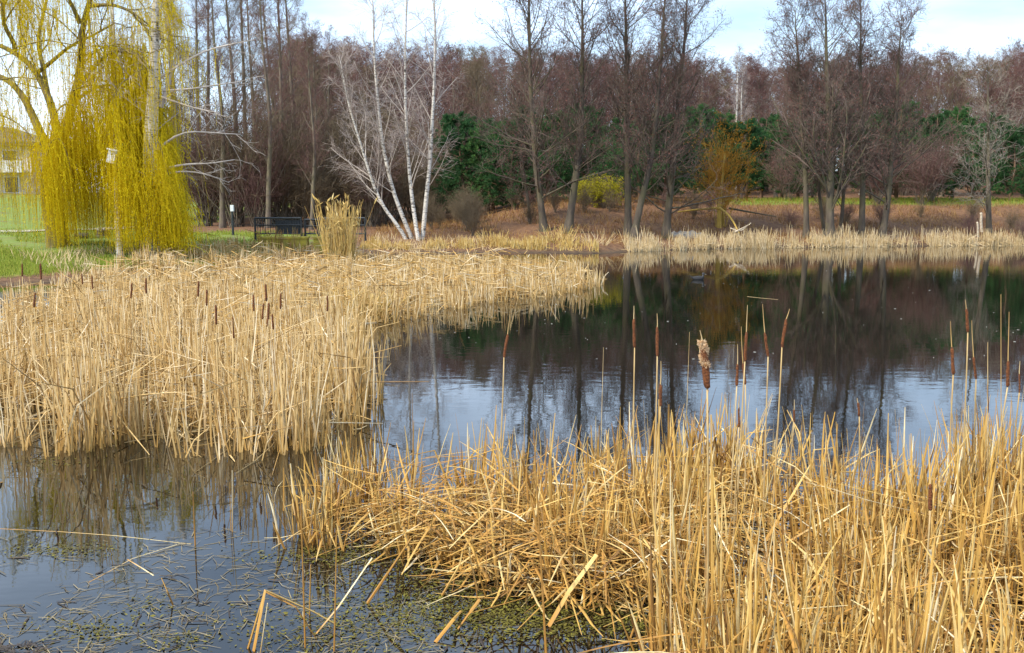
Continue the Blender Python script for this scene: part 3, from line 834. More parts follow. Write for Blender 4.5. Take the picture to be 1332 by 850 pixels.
for pl, dy, n, (y0, y1) in ARCH:
    A = trunk_line(wpx(pl, dy), 16, 0.04)[0]
    archP.append(A)
    # group the strands in hanks so that the curtain shows folds
    n = int(n * 1.3); nh = max(6, n // 12)
    hank = rs.rand(nh)
    u = np.clip(hank[rs.randint(0, nh, n)] + rs.randn(n) * 0.03, 0, 0.999)
    hoff = rs.randn(nh, 1) * 0.25
    f = u * 15; k = f.astype(int); fr = (f - k)[:, None]
    top = A[k] * (1 - fr) + A[np.minimum(k + 1, 15)] * fr
    top = top + rs.randn(n, 3) * np.array([0.16, 0.42, 0.34])
    ybot = rs.uniform(y0, y1, n) - 90 * (rs.rand(n) < 0.4) * rs.rand(n)
    zb = np.array([at(0, yb, WD + dy)[2] for yb in ybot]) - wbase[2]
    zb = np.minimum(zb, top[:, 2] - 0.25)
    tt = np.linspace(0, 1, KS)
    out = (rs.randn(n, 2) * 0.10 + np.array([0.05, -0.06]))
    ease = 1 - (1 - tt) ** 2.6
    sway = np.stack([np.sin(tt * 5 + ph) for ph in rs.rand(n) * 6]) * 0.025
    P = np.zeros((n, KS, 3))
    P[:, :, 0] = top[:, 0:1] + out[:, 0:1] * ease[None] * 2.2 + sway + 0.03 * rs.randn(n, 1) * tt[None] * 6
    P[:, :, 1] = top[:, 1:2] + out[:, 1:2] * ease[None] * 2.0 + sway[:, ::-1]
    P[:, :, 2] = top[:, 2:3] + (zb - top[:, 2])[:, None] * tt[None] ** 1.15 + 0.10 * np.sin(tt * pi)[None] * rs.rand(n, 1)
    ST.append(P); SR.append(np.tile(np.linspace(0.0055, 0.0032, KS), (n, 1)))
# shoots hanging from the finer boughs
q = B3[:, 2:].reshape(-1, 3); q = np.concatenate([q, B2[:, 4:].reshape(-1, 3)]); q = q[rs.rand(len(q)) < 0.75]
n = len(q); tt = np.linspace(0, 1, KS); Ln_ = rs.uniform(0.4, 2.6, n)
Ln_ = np.minimum(Ln_, np.maximum(q[:, 2] - 0.4, .2))
az = rs.rand(n) * 6.28; ease = 1 - (1 - tt) ** 2.6
P = np.repeat(q[:, None, :], KS, 1)
P[:, :, 0] += np.cos(az)[:, None] * 0.15 * ease[None] + 0.02 * np.sin(5 * tt[None] + az[:, None])
P[:, :, 1] += np.sin(az)[:, None] * 0.15 * ease[None]
P[:, :, 2] -= Ln_[:, None] * tt[None] ** 1.3
ST.append(P); SR.append(np.tile(np.linspace(0.006, 0.0035, KS), (n, 1)))
ST = np.concatenate(ST); SR = np.concatenate(SR)
# young leaves along the strands
n = 130000
i = rs.randint(0, len(ST), n); f = rs.rand(n) * (KS - 1.001) * 0.93 + 0.5; k = np.minimum(f.astype(int), KS - 2); fr = (f - k)[:, None]
c = ST[i, k] * (1 - fr) + ST[i, k + 1] * fr
d = norm(rs.randn(n, 3) * 0.7 + np.array([0, 0, -0.9]))
ln = rs.uniform(0.02, 0.042, n)
U = d * ln[:, None]; W = norm(np.cross(d, rs.randn(n, 3))) * 0.0085
hr = rs.rand(len(ST))
leaves = quads(c + U, U, W, np.clip(hr[i] * 0.7 + rs.rand(n) * 0.3, 0, 1))
o = thing('weeping_willow', 'yellow weeping willow with curtains of hanging shoots down to the grass', 'tree', wbase)
link('trunk', mkmesh('willow_trunk', [tubes(TP, TR, 12), tubes(LPs, LRs, 8), tubes(B2, BR2, 5)], M['bark_willow'], smooth=True), o)
AP = np.stack(archP); AR = np.tile(np.linspace(0.03, 0.012, 16), (len(AP), 1))
link('crown', mkmesh('willow_crown', [tubes(B3, BR3, 3), tubes(AP, AR, 4), tubes(ST, SR, 3, rnd=hr), leaves],
                     [M['bark_willow'], M['willow_leaf']], [0, 0, 1, 1]), o)

# ------------------------------------------------------------------ yellow bush, orange young willow, fallen bough
fm = shrub('yellow_bush', 2.2, 0.5, 30, [M['bark_wood'], M['twig_olive'], M['forsythia']], 6, 4, 2, fl=7000, flsize=0.04)
for px, d, s, lab in [(786, 47.0, 0.62, 'low yellow flowering bush between the alders in front of the pines'), (764, 47.8, 0.48, 'smaller yellow flowering bush half hidden left of the bigger one')]:
    x = at(px, 300, d)[0]
    put_shrub('yellow_bush', fm, lab, 'shrub', (x, d, seat(x, d)), 0.7 * px, (s * 1.15, s, s))
om = shrub('orange_willow', 3.9, 0.13, 20, [M['bark_orange'], M['twig_orange'], M['twig_orange']], 6, 4, 2, tw=0.006, fl=2500, flsize=0.03)
x = at(937, 270, 44.5)[0]
put_shrub('orange_willow', om, 'young willow with upright orange shoots on the slope above the pond', 'shrub', (x, 44.5, seat(x, 44.5)), 1.1, 1.0)
base, loc = hero([(936, 273), (936, 262), (938, 240), (943, 200)], 44.3)
P = trunk_line(loc, 8); 
o = thing('willow_stump', 'stout orange willow stump under the upright orange shoots', 'stump', base)
link('trunk', mkmesh('willow_stump', [tubes(P, np.linspace(.13, .03, 8)[None], 7)], M['bark_orange'], smooth=True), o)
def log_thing(name, pts, r0, r1, material, label, cat, extra=None):
    pts = np.array(pts); b0 = pts[0].copy()
    P = trunk_line(pts - b0, 10, 0.02)
    ps = [tubes(P, np.linspace(r0, r1, 10)[None], 7)]
    me = mkmesh(name, ps, material, smooth=True)
    ob = link(name, me); ob.location = b0
    return tag(ob, label, cat)
log_thing('fallen_bough', [at(936, 271, 43.8), at(948, 280, 42.6), at(958, 296, 41.2), at(962, 304, 40.6)], 0.06, 0.03, M['bark_orange'], 'yellow leaning bough reaching down from the orange willow to the shore', 'bough')
log_thing('fallen_branch', [at(882, 276, 46), at(905, 273, 45), at(932, 271, 44.2)], 0.03, 0.055, M['bark_orange'], 'yellowish fallen branch lying on the slope left of the orange willow', 'branch')
log_thing('fallen_branch', [at(948, 271, 44.8), at(980, 277, 44.5), at(1010, 282, 44)], 0.05, 0.02, M['bark'], 'dark fallen branch lying on the slope right of the orange willow', 'branch')
log_thing('driftwood', [at(956, 302, 40.4), at(968, 296, 40.2), at(977, 290, 40.1)], 0.04, 0.015, M['deadwood'], 'pale crooked driftwood stick leaning at the far shore', 'branch')
log_thing('driftwood', [at(950, 297, 40.6), at(962, 302, 40.4), at(972, 294, 40.6)], 0.03, 0.015, M['deadwood'], 'short pale stick beside the crooked driftwood on the far shore', 'branch')
log_thing('broken_snag', [at(1277, 302, 43.6), at(1276, 288, 43.6), at(1276, 277, 43.6)], 0.07, 0.05, M['deadwood'], 'short pale broken snag left of the grey tree on the right bank', 'snag')
log_thing('floating_pole', [gz(630, 392), at(640, 384, 22.2), at(653, 366, 22.7)], 0.025, 0.018, M['deadwood'], 'pale pole leaning out of the water at the edge of the left reed bed', 'pole')
log_thing('broken_snag', [at(1272, 309, 42.6), at(1272, 300, 42.6), at(1271, 289, 42.6)], 0.05, 0.04, M['deadwood'], 'second pale stub at the water edge below the grey tree', 'snag')

# pale stone heap: separate stones
SX, SY = at(893, 306, 42.0)[0], 42.0
for k in range(22):
    a = rs.rand() * 6.28; q = np.sqrt(rs.rand())
    x = SX + cos(a) * q * 0.62; y = SY + sin(a) * q * 0.45
    s = rs.uniform(0.10, 0.2)
    import bmesh
    bm = bmesh.new(); bmesh.ops.create_icosphere(bm, subdivisions=1, radius=1)
    for v in bm.verts:
        v.co *= 1 + rs.uniform(-.22, .22)
        v.co.x *= s * 1.3; v.co.y *= s; v.co.z *= s * 0.7
    me = bpy.data.meshes.new('stone'); bm.to_mesh(me); bm.free(); me.materials.append(M['stone'])
    ob = link('stone', me); ob.location = (x, y, seat(x, y, 0.02 + 0.22 * (1 - q) * rs.rand())); ob.rotation_euler = (0, 0, a)
    tag(ob, 'pale stone in the heap on the far shore under the alders', 'stone', 'stones of the pale heap')

# ------------------------------------------------------------------ sluice: mossy walls, railing, post
SD = 33.6
def wx_(px, d=SD): return at(px, 300, d)[0]
def wz_(py, d=SD): return at(600, py, d)[2]
zt = wz_(308)
for (a, bb, lab) in [(338, 400, 'long mossy yellow concrete wall under the dark railing'), (409, 434, 'short mossy yellow concrete wall behind the golden reed clump')]:
    x0, x1 = wx_(a), wx_(bb)
    me = mkmesh('sluice_wall', [box_part(((x0 + x1) / 2, SD, (zt - .1) / 2 + .0), (x1 - x0, 0.45, zt + .1)), box_part(((x0 + x1) / 2, SD, zt - .035), (x1 - x0 + .05, 0.52, .05))], M['moss_wall'])
    tag(link('sluice_wall', me), lab, 'wall')
def railing(pxa, pxb, y_top, d, label, nbar, mesh_from=None):
    x0, x1 = wx_(pxa, d), wx_(pxb, d); ztop = wz_(y_top, d); zb = wz_(308, d)
    o = thing('railing', label, 'railing', ((x0 + x1) / 2, d, zb)); w = x1 - x0; h = ztop - zb
    def bar(nm, p, q, r): link(nm, mkmesh('rail_' + nm, [tubes(np.array([[p, q]]), np.array([[r, r]]), 5)], M['dark_metal']), o)
    bar('top_rail', (-w / 2, 0, h), (w / 2, 0, h), .035); bar('middle_rail', (-w / 2, 0, h * .62), (w / 2, 0, h * .62), .022); bar('bottom_rail', (-w / 2, 0, .1), (w / 2, 0, .1), .025)
    bar('post', (-w / 2, 0, -.15), (-w / 2, 0, h), .04); bar('post', (w / 2, 0, -.15), (w / 2, 0, h), .04)
    for k in range(1, nbar):
        xx = -w / 2 + w * k / nbar
        bar('bar', (xx, 0, .1), (xx, 0, h * .97), .012)
    if mesh_from is not None:
        link('panel', mkmesh('rail_panel', [box_part((w / 2 - mesh_from * w / 2, .03, h * .52), (w * mesh_from, .02, h * .72))], M['dark_metal']), o)
railing(332, 392, 284, SD + .3, 'long dark metal railing with a solid right panel on the mossy wall', 18, 0.55)
railing(397, 427, 286, SD + .5, 'dark metal gate beside the long railing, solid on its right half', 5, 0.5)
railing(415, 475, 284, SD + 1.4, 'dark railing behind the golden reed clump', 14)
d = 38.5; x = wx_(303, d); z = seat(x, d, -.2)
o = thing('marker_post', 'thin dark post with a small white top at the wood edge', 'post', (x, d, z))
zt2 = at(303, 268, d)[2] - z
link('post', mkmesh('marker_post', [tubes(np.array([[[0, 0, 0], [0, 0, zt2 - .2]]]), np.array([[.05, .045]]), 8)], M['dark_metal']), o)
link('cap', mkmesh('marker_cap', [box_part((0, 0, zt2 - .09), (.12, .12, .24))], M['white']), o)

# things lying by the path
d = 35.5; x = wx_(105, d)
ob = link('drain_pipe', mkmesh('drain_pipe', [tubes(np.array([[[-.22, 0, 0], [.22, .1, 0]]]), np.array([[.11, .11]]), 12), tubes(np.array([[[-.20, 0.01, 0], [-.24, -.008, 0]]]), np.array([[.13, .13]]), 12)], M['dark_metal'], smooth=False))
ob.location = (x, d, seat(x, d, .11)); tag(ob, 'short dark pipe lying on the grass under the willow', 'pipe')
d = 36.5; x = wx_(134, d)
ob = link('dark_stump', mkmesh('dark_stump', [lathe_part([(.30, 0), (.26, .10), (.24, .26), (.20, .30), (.02, .31)], 9)], M['rot']))
ob.location = (x, d, seat(x, d, 0)); tag(ob, 'low dark stump on the grass behind the willow curtain', 'stump')

# house behind the willow
HD = 78.0
hx0, hx1 = wx_(-170, HD), wx_(46, HD); hz0 = seat((hx0 + hx1) / 2, HD, -.3); hz1 = at(20, 190, HD)[2]
o = thing('house', 'pale two storey house glimpsed behind the willow at the left edge', 'house', ((hx0 + hx1) / 2, HD + 4, hz0))
w = hx1 - hx0; h = hz1 - hz0
link('wall', mkmesh('house_wall', [box_part((0, 0, h / 2), (w, 8, h))], M['render']), o)
rp = mkmesh('house_roof', [box_part((0, 0, h + .15), (w + .9, 8.9, .3)), box_part((0, 0, h + 1.0), (w + .6, 8.6, 1.5), taper=.35)], M['roof'])
link('roof', rp, o)
link('balcony', mkmesh('house_balcony', [box_part((w / 2 - 2.4, -4.6, h * .50), (4.4, 1.2, .18)), box_part((w / 2 - 2.4, -5.15, h * .50 + .45), (4.4, .08, .75))], M['white']), o)
for cxw in (w / 2 - 1.6, w / 2 - 4.0, w / 2 - 7, w / 2 - 10):
    for cz in (h * .24, h * .76):
        wd = thing('window', None, None); wd.parent = o; wd.location = (cxw, -4.0, cz)
        bpy.data.objects.remove(wd)
        f_ = link('window', mkmesh('window_frame', [box_part((cxw, -4.03, cz), (1.25, .10, 1.35))], M['white']), o)
        link('pane', mkmesh('window_pane', [box_part((cxw, -4.07, cz), (1.05, .06, 1.15))], M['glass']), f_)

# ------------------------------------------------------------------ reeds
FB_KEY = [None]
HOLES = [(*gz(a_, b_)[:2], r_) for a_, b_, r_ in [(985, 728, .20), (905, 792, .20), (1105, 765, .17), (1040, 835, .17), (1215, 730, .22), (1190, 830, .16), (700, 735, .12), (800, 720, .13), (1290, 800, .14)]]
def in_poly_pts(pxpoly, n, wfun=None, z=0.0):
    poly_ = np.array([gz(*p)[:2] for p in pxpoly])
    lo, hi = poly_.min(0), poly_.max(0)
    out = []; tot = 0
    while tot < n:
        q = lo + (hi - lo) * rs.rand(n * 2, 2)
        q = q[inside(poly_, q[:, 0], q[:, 1])]
        if pxpoly is FB_KEY[0]:                # small openings of dark water between the tussocks
            for (hx, hy, hr_) in HOLES:
                q = q[np.hypot(q[:, 0] - hx, (q[:, 1] - hy)) > hr_]
        if wfun is not None:
            q = q[rs.rand(len(q)) < wfun(q[:, 0], q[:, 1])]
        out.append(q); tot += len(q)
    return np.concatenate(out)[:n]
def lump(x, y, s, seed):
    return 0.5 + 0.25 * (np.sin(x * s + seed) * np.cos(y * s * 1.1 - seed) + np.sin(x * s * 2.3 + y * s * 1.7 + seed * 2))
def reed_lines(xy, h, frac, lean=0.07, K=5, z0=None, lowlit=0.45, edge=None, arch=0.0, fan=None):
    """erect, broken and fallen blades; frac = (erect, broken, fallen)"""
    N = len(xy)
    z = (np.maximum(hgt(xy[:, 0], xy[:, 1]), -0.12) - 0.04) if z0 is None else z0
    fr_ = np.asarray(frac, float)
    fr_ = np.broadcast_to(fr_, (N, 3)); u_ = rs.rand(N)
    kind = (u_ > fr_[:, 0]).astype(int) + (u_ > fr_[:, 0] + fr_[:, 1]).astype(int)
    if edge is not None:                      # at the rim the blades stand, only inside they lie about
        kind = np.where((edge < 0.45) & (rs.rand(N) < 0.85), 0, kind)
    P = np.zeros((N, K, 3)); P[:, 0, :2] = xy; P[:, 0, 2] = z
    d = np.stack([rs.randn(N) * lean, rs.randn(N) * lean, np.ones(N)], -1)
    if fan is not None: d[:, :2] += fan
    az = rs.rand(N) * 6.283
    hor = np.stack([np.cos(az), np.sin(az), np.zeros(N)], -1)
    brk = rs.uniform(0.35, 0.85, N)
    bend = rs.uniform(-1.1, 0.25, N)
    arc = np.where(rs.rand(N) < arch, rs.uniform(0.3, 1.5, N), 0.0)
    fal = kind == 2
    P[fal, 0, 2] = np.maximum(z[fal], 0) + 0.02 + rs.rand(fal.sum()) ** 1.4 * lowlit * h[fal]
    d[fal] = hor[fal] + np.stack([np.zeros(fal.sum())] * 2 + [rs.randn(fal.sum()) * 0.28], -1)
    d = norm(d)
    for k in range(1, K):
        u = k / (K - 1)
        dk = norm(d + 0.035 * rs.randn(N, 3) + hor * (0.05 * u + arc * u * u)[:, None] + np.array([0, 0, -0.5]) * (arc * u * u)[:, None])
        b_ = (kind == 1) & (u > brk)
        dk = np.where(b_[:, None], norm(hor + np.array([0, 0, 1]) * bend[:, None]), dk)
        P[:, k] = P[:, k - 1] + dk * (h / (K - 1))[:, None]
        P[:, k, 2] = np.maximum(P[:, k, 2], np.maximum(z, 0) + 0.008)
    return P, kind
def tufts(xy, n_per, spread):
    c = np.repeat(xy, n_per, 0)
    return c + rs.randn(len(c), 2) * spread

# left bed ----------------------------------------------------------
LB = [(-220, 590), (-60, 575), (0, 566), (25, 588), (90, 594), (160, 575), (225, 572), (262, 592), (330, 588), (385, 588), (440, 562), (490, 538), (480, 510), (452, 478), (436, 447), (462, 428),
      (560, 411), (640, 395), (720, 386), (783, 373), (779, 364), (740, 352), (600, 341), (520, 338), (440, 333), (330, 334), (240, 341), (160, 356), (100, 376), (60, 394), (0, 410), (-120, 430), (-260, 460)]
LBW = np.array([gz(*p)[:2] for p in LB])
xy = tufts(in_poly_pts(LB, 3900, lambda x, y: np.clip((9.5 / y) ** 1.0, 0, 1) * np.where(lump(x, y, 1.9, 0.8) > 0.42, 1, 0.22)), 6, 0.055)
RIM = LBW[2:17]
q = RIM[rs.randint(0, len(RIM) - 1, 70)]; k_ = rs.randint(0, len(RIM) - 1, 70); u_ = rs.rand(70, 1)
q = RIM[k_] * (1 - u_) + RIM[k_ + 1] * u_ + rs.randn(70, 2) * np.array([0.10, 0.14])
xy = np.concatenate([xy, tufts(q, 4, 0.03)])
ed = -sdist(LBW, xy[:, 0], xy[:, 1])
dist = xy[:, 1]
hh = np.interp(dist, [8, 12, 20, 26, 36], [0.88, 0.80, 0.58, 0.50, 0.3]) * (0.5 + 0.75 * rs.rand(len(xy)) ** 0.8) * (0.52 + 0.9 * lump(xy[:, 0], xy[:, 1], 1.7, 2.0))
P, kd = reed_lines(xy, hh, (0.58, 0.30, 0.12), lean=0.10, K=4, edge=ed, arch=0.12)
wd = np.interp(dist, [8, 14, 25, 36], [0.0065, 0.0075, 0.010, 0.012]) * (0.6 + 0.8 * rs.rand(len(xy)))
R = wd[:, None] * np.array([1, 0.95, 0.8, 0.35])[None]
near_m = dist < 17
S1 = tubes(P[near_m], R[near_m], 3)
S2 = tubes(P[~near_m], R[~near_m], 3)
# litter caught in the bed
xyl = in_poly_pts(LB, 5200, lambda x, y: np.clip((9.5 / y) ** 1.2, 0, 1) * (-sdist(LBW, x, y) > 0.3))
hl = rs.uniform(0.15, 0.6, len(xyl)); Pl, _ = reed_lines(xyl, hl, (0, 0.12, 0.88), K=4, lowlit=1.15)
wl = np.interp(xyl[:, 1], [8, 14, 25, 36], [0.0055, 0.007, 0.010, 0.012])
S3 = tubes(Pl, wl[:, None] * np.array([1, 1, .9, .5])[None], 3, rnd=np.clip(rs.rand(len(xyl)) * 1.1, 0, 1))
ob = link('reed_bed', mkmesh('left_reed_bed', [S1, S2, S3], M['reed_pale']))
tag(ob, 'wide bed of dry straw coloured reeds at the left of the pond', 'reeds', kind='stuff')

# foreground bed ------------------------------------------------------
FB = [(342, 682), (372, 655), (430, 648), (540, 652), (660, 648), (780, 632), (900, 630), (1010, 640), (1100, 655), (1175, 680), (1225, 690), (1250, 650), (1332, 630), (1460, 640),
      (1500, 1060), (930, 1060), (880, 872), (830, 806), (740, 796), (650, 782), (560, 745), (500, 722), (430, 716), (372, 704)]
FB_KEY[0] = FB
FBW = np.array([gz(*p)[:2] for p in FB])
cen = in_poly_pts(FB, 225, lambda x, y: (0.12 + (lump(x, y, 2.9, 0.3) > 0.47) * 0.88) * np.interp(x / y * F + CX, [360, 560], [1.0, 1]))
FRONT = np.array([gz(*p)[:2] for p in [(372, 704), (430, 716), (500, 722), (560, 745), (650, 782), (740, 796), (830, 806), (880, 872)]])
def front_mass(x, y):
    d_ = np.full(len(x), 9.0)
    for i_ in range(len(FRONT) - 1):
        e_ = FRONT[i_ + 1] - FRONT[i_]; t_ = np.clip(((x - FRONT[i_, 0]) * e_[0] + (y - FRONT[i_, 1]) * e_[1]) / (e_ @ e_), 0, 1)
        d_ = np.minimum(d_, np.hypot(x - FRONT[i_, 0] - t_ * e_[0], y - FRONT[i_, 1] - t_ * e_[1]))
    return (1 - sstep(0.5, 1.2, d_)) * np.interp(x / y * F + CX, [460, 600, 760, 900], [0, .5, .5, .1])
npt = 22
off = rs.randn(len(cen) * npt, 2)
size = np.repeat(rs.uniform(0.03, 0.075, len(cen)), npt)
xy = np.repeat(cen, npt, 0) + off * size[:, None]
fanv = off * 0.10
loose = in_poly_pts(FB, 700)
xy = np.concatenate([xy, loose]); fanv = np.concatenate([fanv, np.zeros((len(loose), 2))])
dist = xy[:, 1]; ed = -sdist(FBW, xy[:, 0], xy[:, 1])
xpx = xy[:, 0] / dist * F + CX
tall = np.concatenate([np.repeat(rs.uniform(0.7, 1.2, len(cen)), npt), rs.uniform(0.7, 1.15, len(loose))])
hh = np.interp(xpx, [340, 500, 700, 900, 1100, 1332], [0.46, 0.55, 0.70, 0.76, 0.74, 0.86]) * (0.45 + 0.75 * rs.rand(len(xy)) ** 0.9) * tall
fm = front_mass(xy[:, 0], xy[:, 1]); hh = hh * (1 - 0.22 * fm)
P, kd = reed_lines(xy, hh, np.stack([0.50 - 0.30 * fm, 0.36 + 0.16 * fm, 0.14 + 0.14 * fm], -1), lean=0.105, K=6, edge=ed + fm, arch=0.16, fan=fanv)
wd = 0.0068 * (0.4 + 0.95 * rs.rand(len(xy)))
S1 = tubes(P, wd[:, None] * np.array([1, 1, 0.97, 0.9, 0.7, 0.25])[None], 4, flat=0.4, jit=rs.rand(len(xy)) * 6.28)
xyl = np.concatenate([in_poly_pts(FB, 1900, lambda x, y: (-sdist(FBW, x, y) > 0.12) * np.interp(x / y * F + CX, [430, 600], [.3, 1])), in_poly_pts(FB, 1300, lambda x, y: (-sdist(FBW, x, y) > 0.08) * front_mass(x, y))])
hl = rs.uniform(0.12, 0.55, len(xyl)); Pl, _ = reed_lines(xyl, hl, (0, 0.25, 0.75), K=5, lowlit=0.75, arch=0.7)
wl = 0.0062 * (0.45 + 0.9 * rs.rand(len(xyl)))
S3 = tubes(Pl, wl[:, None] * np.array([1, 1, .95, .8, .5])[None], 4, flat=0.4)
ob = link('reed_bed', mkmesh('front_reed_bed', [S1, S3], M['reed']))
tag(ob, 'tangled bed of dry ochre reeds filling the lower right foreground', 'reeds', kind='stuff')
# the nearest and largest stalks one by one
sm = []
for k in range(26):
    kind = (0.75, 0.25, 0.0)
    Pk, _ = reed_lines(np.zeros((1, 2)), np.array([1.0]), kind, lean=0.07, K=7, z0=np.array([0.0]), arch=0.12)
    w = rs.uniform(0.005, 0.0105)
    sm.append(mkmesh('reed_stalk', [tubes(Pk, (w * np.array([1, 1, 1, .95, .85, .7, .35]))[None], 4, flat=0.42, rnd=[rs.rand()])], M['reed']))
FN = [(560, 742), (650, 776), (740, 790), (830, 800), (880, 866), (930, 1050), (1500, 1050), (1460, 700), (1250, 720), (1000, 720), (800, 700), (620, 700)]
FB_KEY[0] = FN
xyn = in_poly_pts(FN, 270)
for q in xyn:
    z = max(seat(q[0], q[1], 0), -0.12) - 0.04
    xp = q[0] / q[1] * F + CX
    s = rs.uniform(0.45, 0.95) * np.interp(xp, [500, 800, 1100], [0.75, 0.95, 1.05])
    ob = link('reed_stalk', sm[rs.randint(26)])
    ob.location = (q[0], q[1], z); ob.rotation_euler = (rs.randn() * .09, rs.randn() * .11, rs.rand() * 6.28); ob.scale = (1, 1, s)
    tag(ob, 'dry ochre reed stalk standing out in the front of the foreground reed bed', 'reed', 'largest stalks of the foreground reed bed')

# special stalks that stand apart ------------------------------------------
def stalk(pts, w, label, cat='reed', name='reed_stalk', wend=0.5, mt='reed', rnd_=None, K=9):
    pts = np.array(pts, float); b0 = pts[0].copy()
    s = np.concatenate([[0], np.cumsum(np.linalg.norm(np.diff(pts, axis=0), axis=1))])
    u = np.unique(np.concatenate([np.linspace(0, s[-1], K), s]))
    P = np.stack([np.interp(u, s, pts[:, j]) for j in range(3)], -1) - b0
    ob = link(name, mkmesh(name, [tubes(P[None], np.linspace(w, w * wend, len(u))[None], 5, flat=0.5, rnd=[rs.rand() if rnd_ is None else rnd_])], M[mt]))
    ob.location = b0
    return tag(ob, label, cat)
def up(px, pyb, pyt, pxt=None, zb=-0.05):
    """an upright stalk that leaves the water at (px, pyb) and ends at the direction (pxt, pyt)"""
    g = gz(px, pyb); g2 = g.copy(); g2[2] = zb
    return [g2, at(px if pxt is None else pxt, pyt, g[1])]
stalk(up(254, 710, 640, 251), 0.010, 'short cut reed stub standing alone in the left foreground water')
stalk(up(302, 692, 612, 302), 0.008, 'slim upright reed right of the short cut stub in open water')
stalk(up(300, 690, 628, 299), 0.005, 'thinnest reed close behind the slim upright one')
stalk(up(712, 866, 560, 694), 0.013, 'tall thick ochre reed rising past the bottom edge left of centre', wend=0.35)
stalk(up(860, 900, 520, 857), 0.012, 'tall ochre reed standing left of the shedding cattail', wend=0.35)
stalk(up(873, 905, 600, 872), 0.010, 'shorter reed close beside the tall one left of the shedding cattail', wend=0.4)
stalk(up(928, 900, 540, 925), 0.014, 'broad ochre reed in front of the shedding cattail', wend=0.4)
stalk(up(935, 905, 620, 940), 0.012, 'shorter broad reed to the right of the one before the shedding cattail', wend=0.4)
stalk(up(397, 842, 645, 391), 0.010, 'tall lone reed standing in algae, left of a similar one', wend=0.5)
stalk(up(434, 848, 690, 438), 0.010, 'tall lone reed standing in algae, right of a similar one', wend=0.5)
stalk(up(402, 800, 735, 404), 0.009, 'short lone reed behind the tall pair in the algae', wend=0.6)
g = gz(318, 845); stalk([g - [0, 0, .05], at(345, 768, g[1] + .1)], 0.011, 'leftmost leaning reed of the bent sheaf at the bottom', wend=0.9)
g = gz(327, 848); stalk([g - [0, 0, .05], at(345, 768, g[1] + .06), at(408, 796, g[1] + .2), at(436, 812, g[1] + .25)], 0.011, 'reed of the bent sheaf snapped over to the right', wend=0.8)
g = gz(336, 852); stalk([g - [0, 0, .05], at(348, 785, g[1])], 0.007, 'pale thin reed at the right of the bent sheaf', wend=0.7, rnd_=0.95)
g = gz(345, 780); stalk([at(345, 770, 4.62), at(385, 790, 4.62), gz(412, 832)], 0.007, 'reed folded from the sheaf down into the algae', wend=0.8)
stalk([gz(408, 826) - [0, 0, .01], at(440, 790, 4.75), at(484, 726, 4.85)], 0.007, 'pale straight straw leaning right above the algae', wend=0.7, rnd_=0.98)
stalk([gz(478, 785), at(505, 745, 5.05), at(535, 700, 5.12)], 0.016, 'thick yellow reed leaning right out of the algae', wend=0.7)
stalk([gz(575, 775), at(598, 735, 5.12), at(602, 715, 5.14)], 0.012, 'thick yellow reed leaning at the front of the tangle', wend=0.7)
stalk([gz(566, 836), at(590, 806, 4.72), gz(600, 795)], 0.011, 'short broken reed piece floating at the bottom centre', wend=0.8)
stalk([gz(596, 818), at(612, 796, 4.77), at(624, 780, 4.82)], 0.012, 'curled broken reed piece beside the floating one', wend=0.8)
stalk([gz(714, 815), at(740, 770, 4.84), at(776, 722, 4.94)], 0.017, 'thick pale reed lying against the front of the tangle', wend=0.8, rnd_=0.8)
stalk([gz(820, 830), at(838, 780, 4.68), at(842, 768, 4.69)], 0.009, 'short pale stub at the foot of the tangle front', wend=0.8)
stalk([gz(0, 688), gz(80, 692), gz(150, 697), gz(248, 708)], 0.0032, 'long thin straw floating across the left foreground water', wend=0.7, rnd_=.9)
stalk([gz(115, 758), gz(145, 742), gz(172, 727), gz(235, 707)], 0.0035, 'pale straw floating diagonally below the long one', wend=0.7, rnd_=.95)
stalk([gz(166, 728), gz(186, 740), gz(200, 749)], 0.0045, 'short pale straw crossing the diagonal floating one', wend=0.9, rnd_=.95)
stalk([gz(225, 787), at(218, 770, 4.99), at(210, 752, 5.02)], 0.008, 'short yellow stub poking out of the floating straw', wend=0.6)
stalk([gz(0, 632) + [0, 0, .02], at(20, 620, 8.0)], 0.008, 'straw poking in at the left edge of the water', wend=0.6)
stalk(up(782, 560, 452, 785), 0.007, 'lone thin pale reed in front of the dark reflection, left of the cattail pair', wend=0.4, rnd_=.9, mt='stem')
stalk(up(890, 620, 432, 897), 0.006, 'lone thin reed between the cattail pair and the shedding cattail', wend=0.4, mt='stem')
stalk(up(1303, 720, 383, 1302), 0.007, 'tallest headless reed near the right edge', wend=0.3, mt='stem')
stalk(up(1284, 715, 445, 1285), 0.006, 'headless reed left of the tallest one near the right edge', wend=0.3, mt='stem')
stalk(up(537, 560, 512, 536), 0.006, 'single short stub out in the water right of the left bed', wend=0.8)
stalk([gz(972, 386), gz(990, 388), gz(1012, 390)], 0.006, 'thin pale straw floating behind the cattails', wend=0.7, rnd_=.95, mt='stem')
# reeds leaning out from the left bed towards the channel
for k, (a0, a1, bx_, by_) in enumerate([(424, 640, 426, 520), (428, 636, 432, 560), (452, 640, 458, 530), (445, 645, 440, 560), (418, 655, 424, 560), (462, 640, 474, 520)]):
    stalk(up(a0, a1, by_, bx_), 0.009, ['leftmost', 'second', 'third', 'fourth', 'fifth', 'rightmost'][k] + ' of the tall reeds rising at the left tip of the foreground bed', wend=0.4)

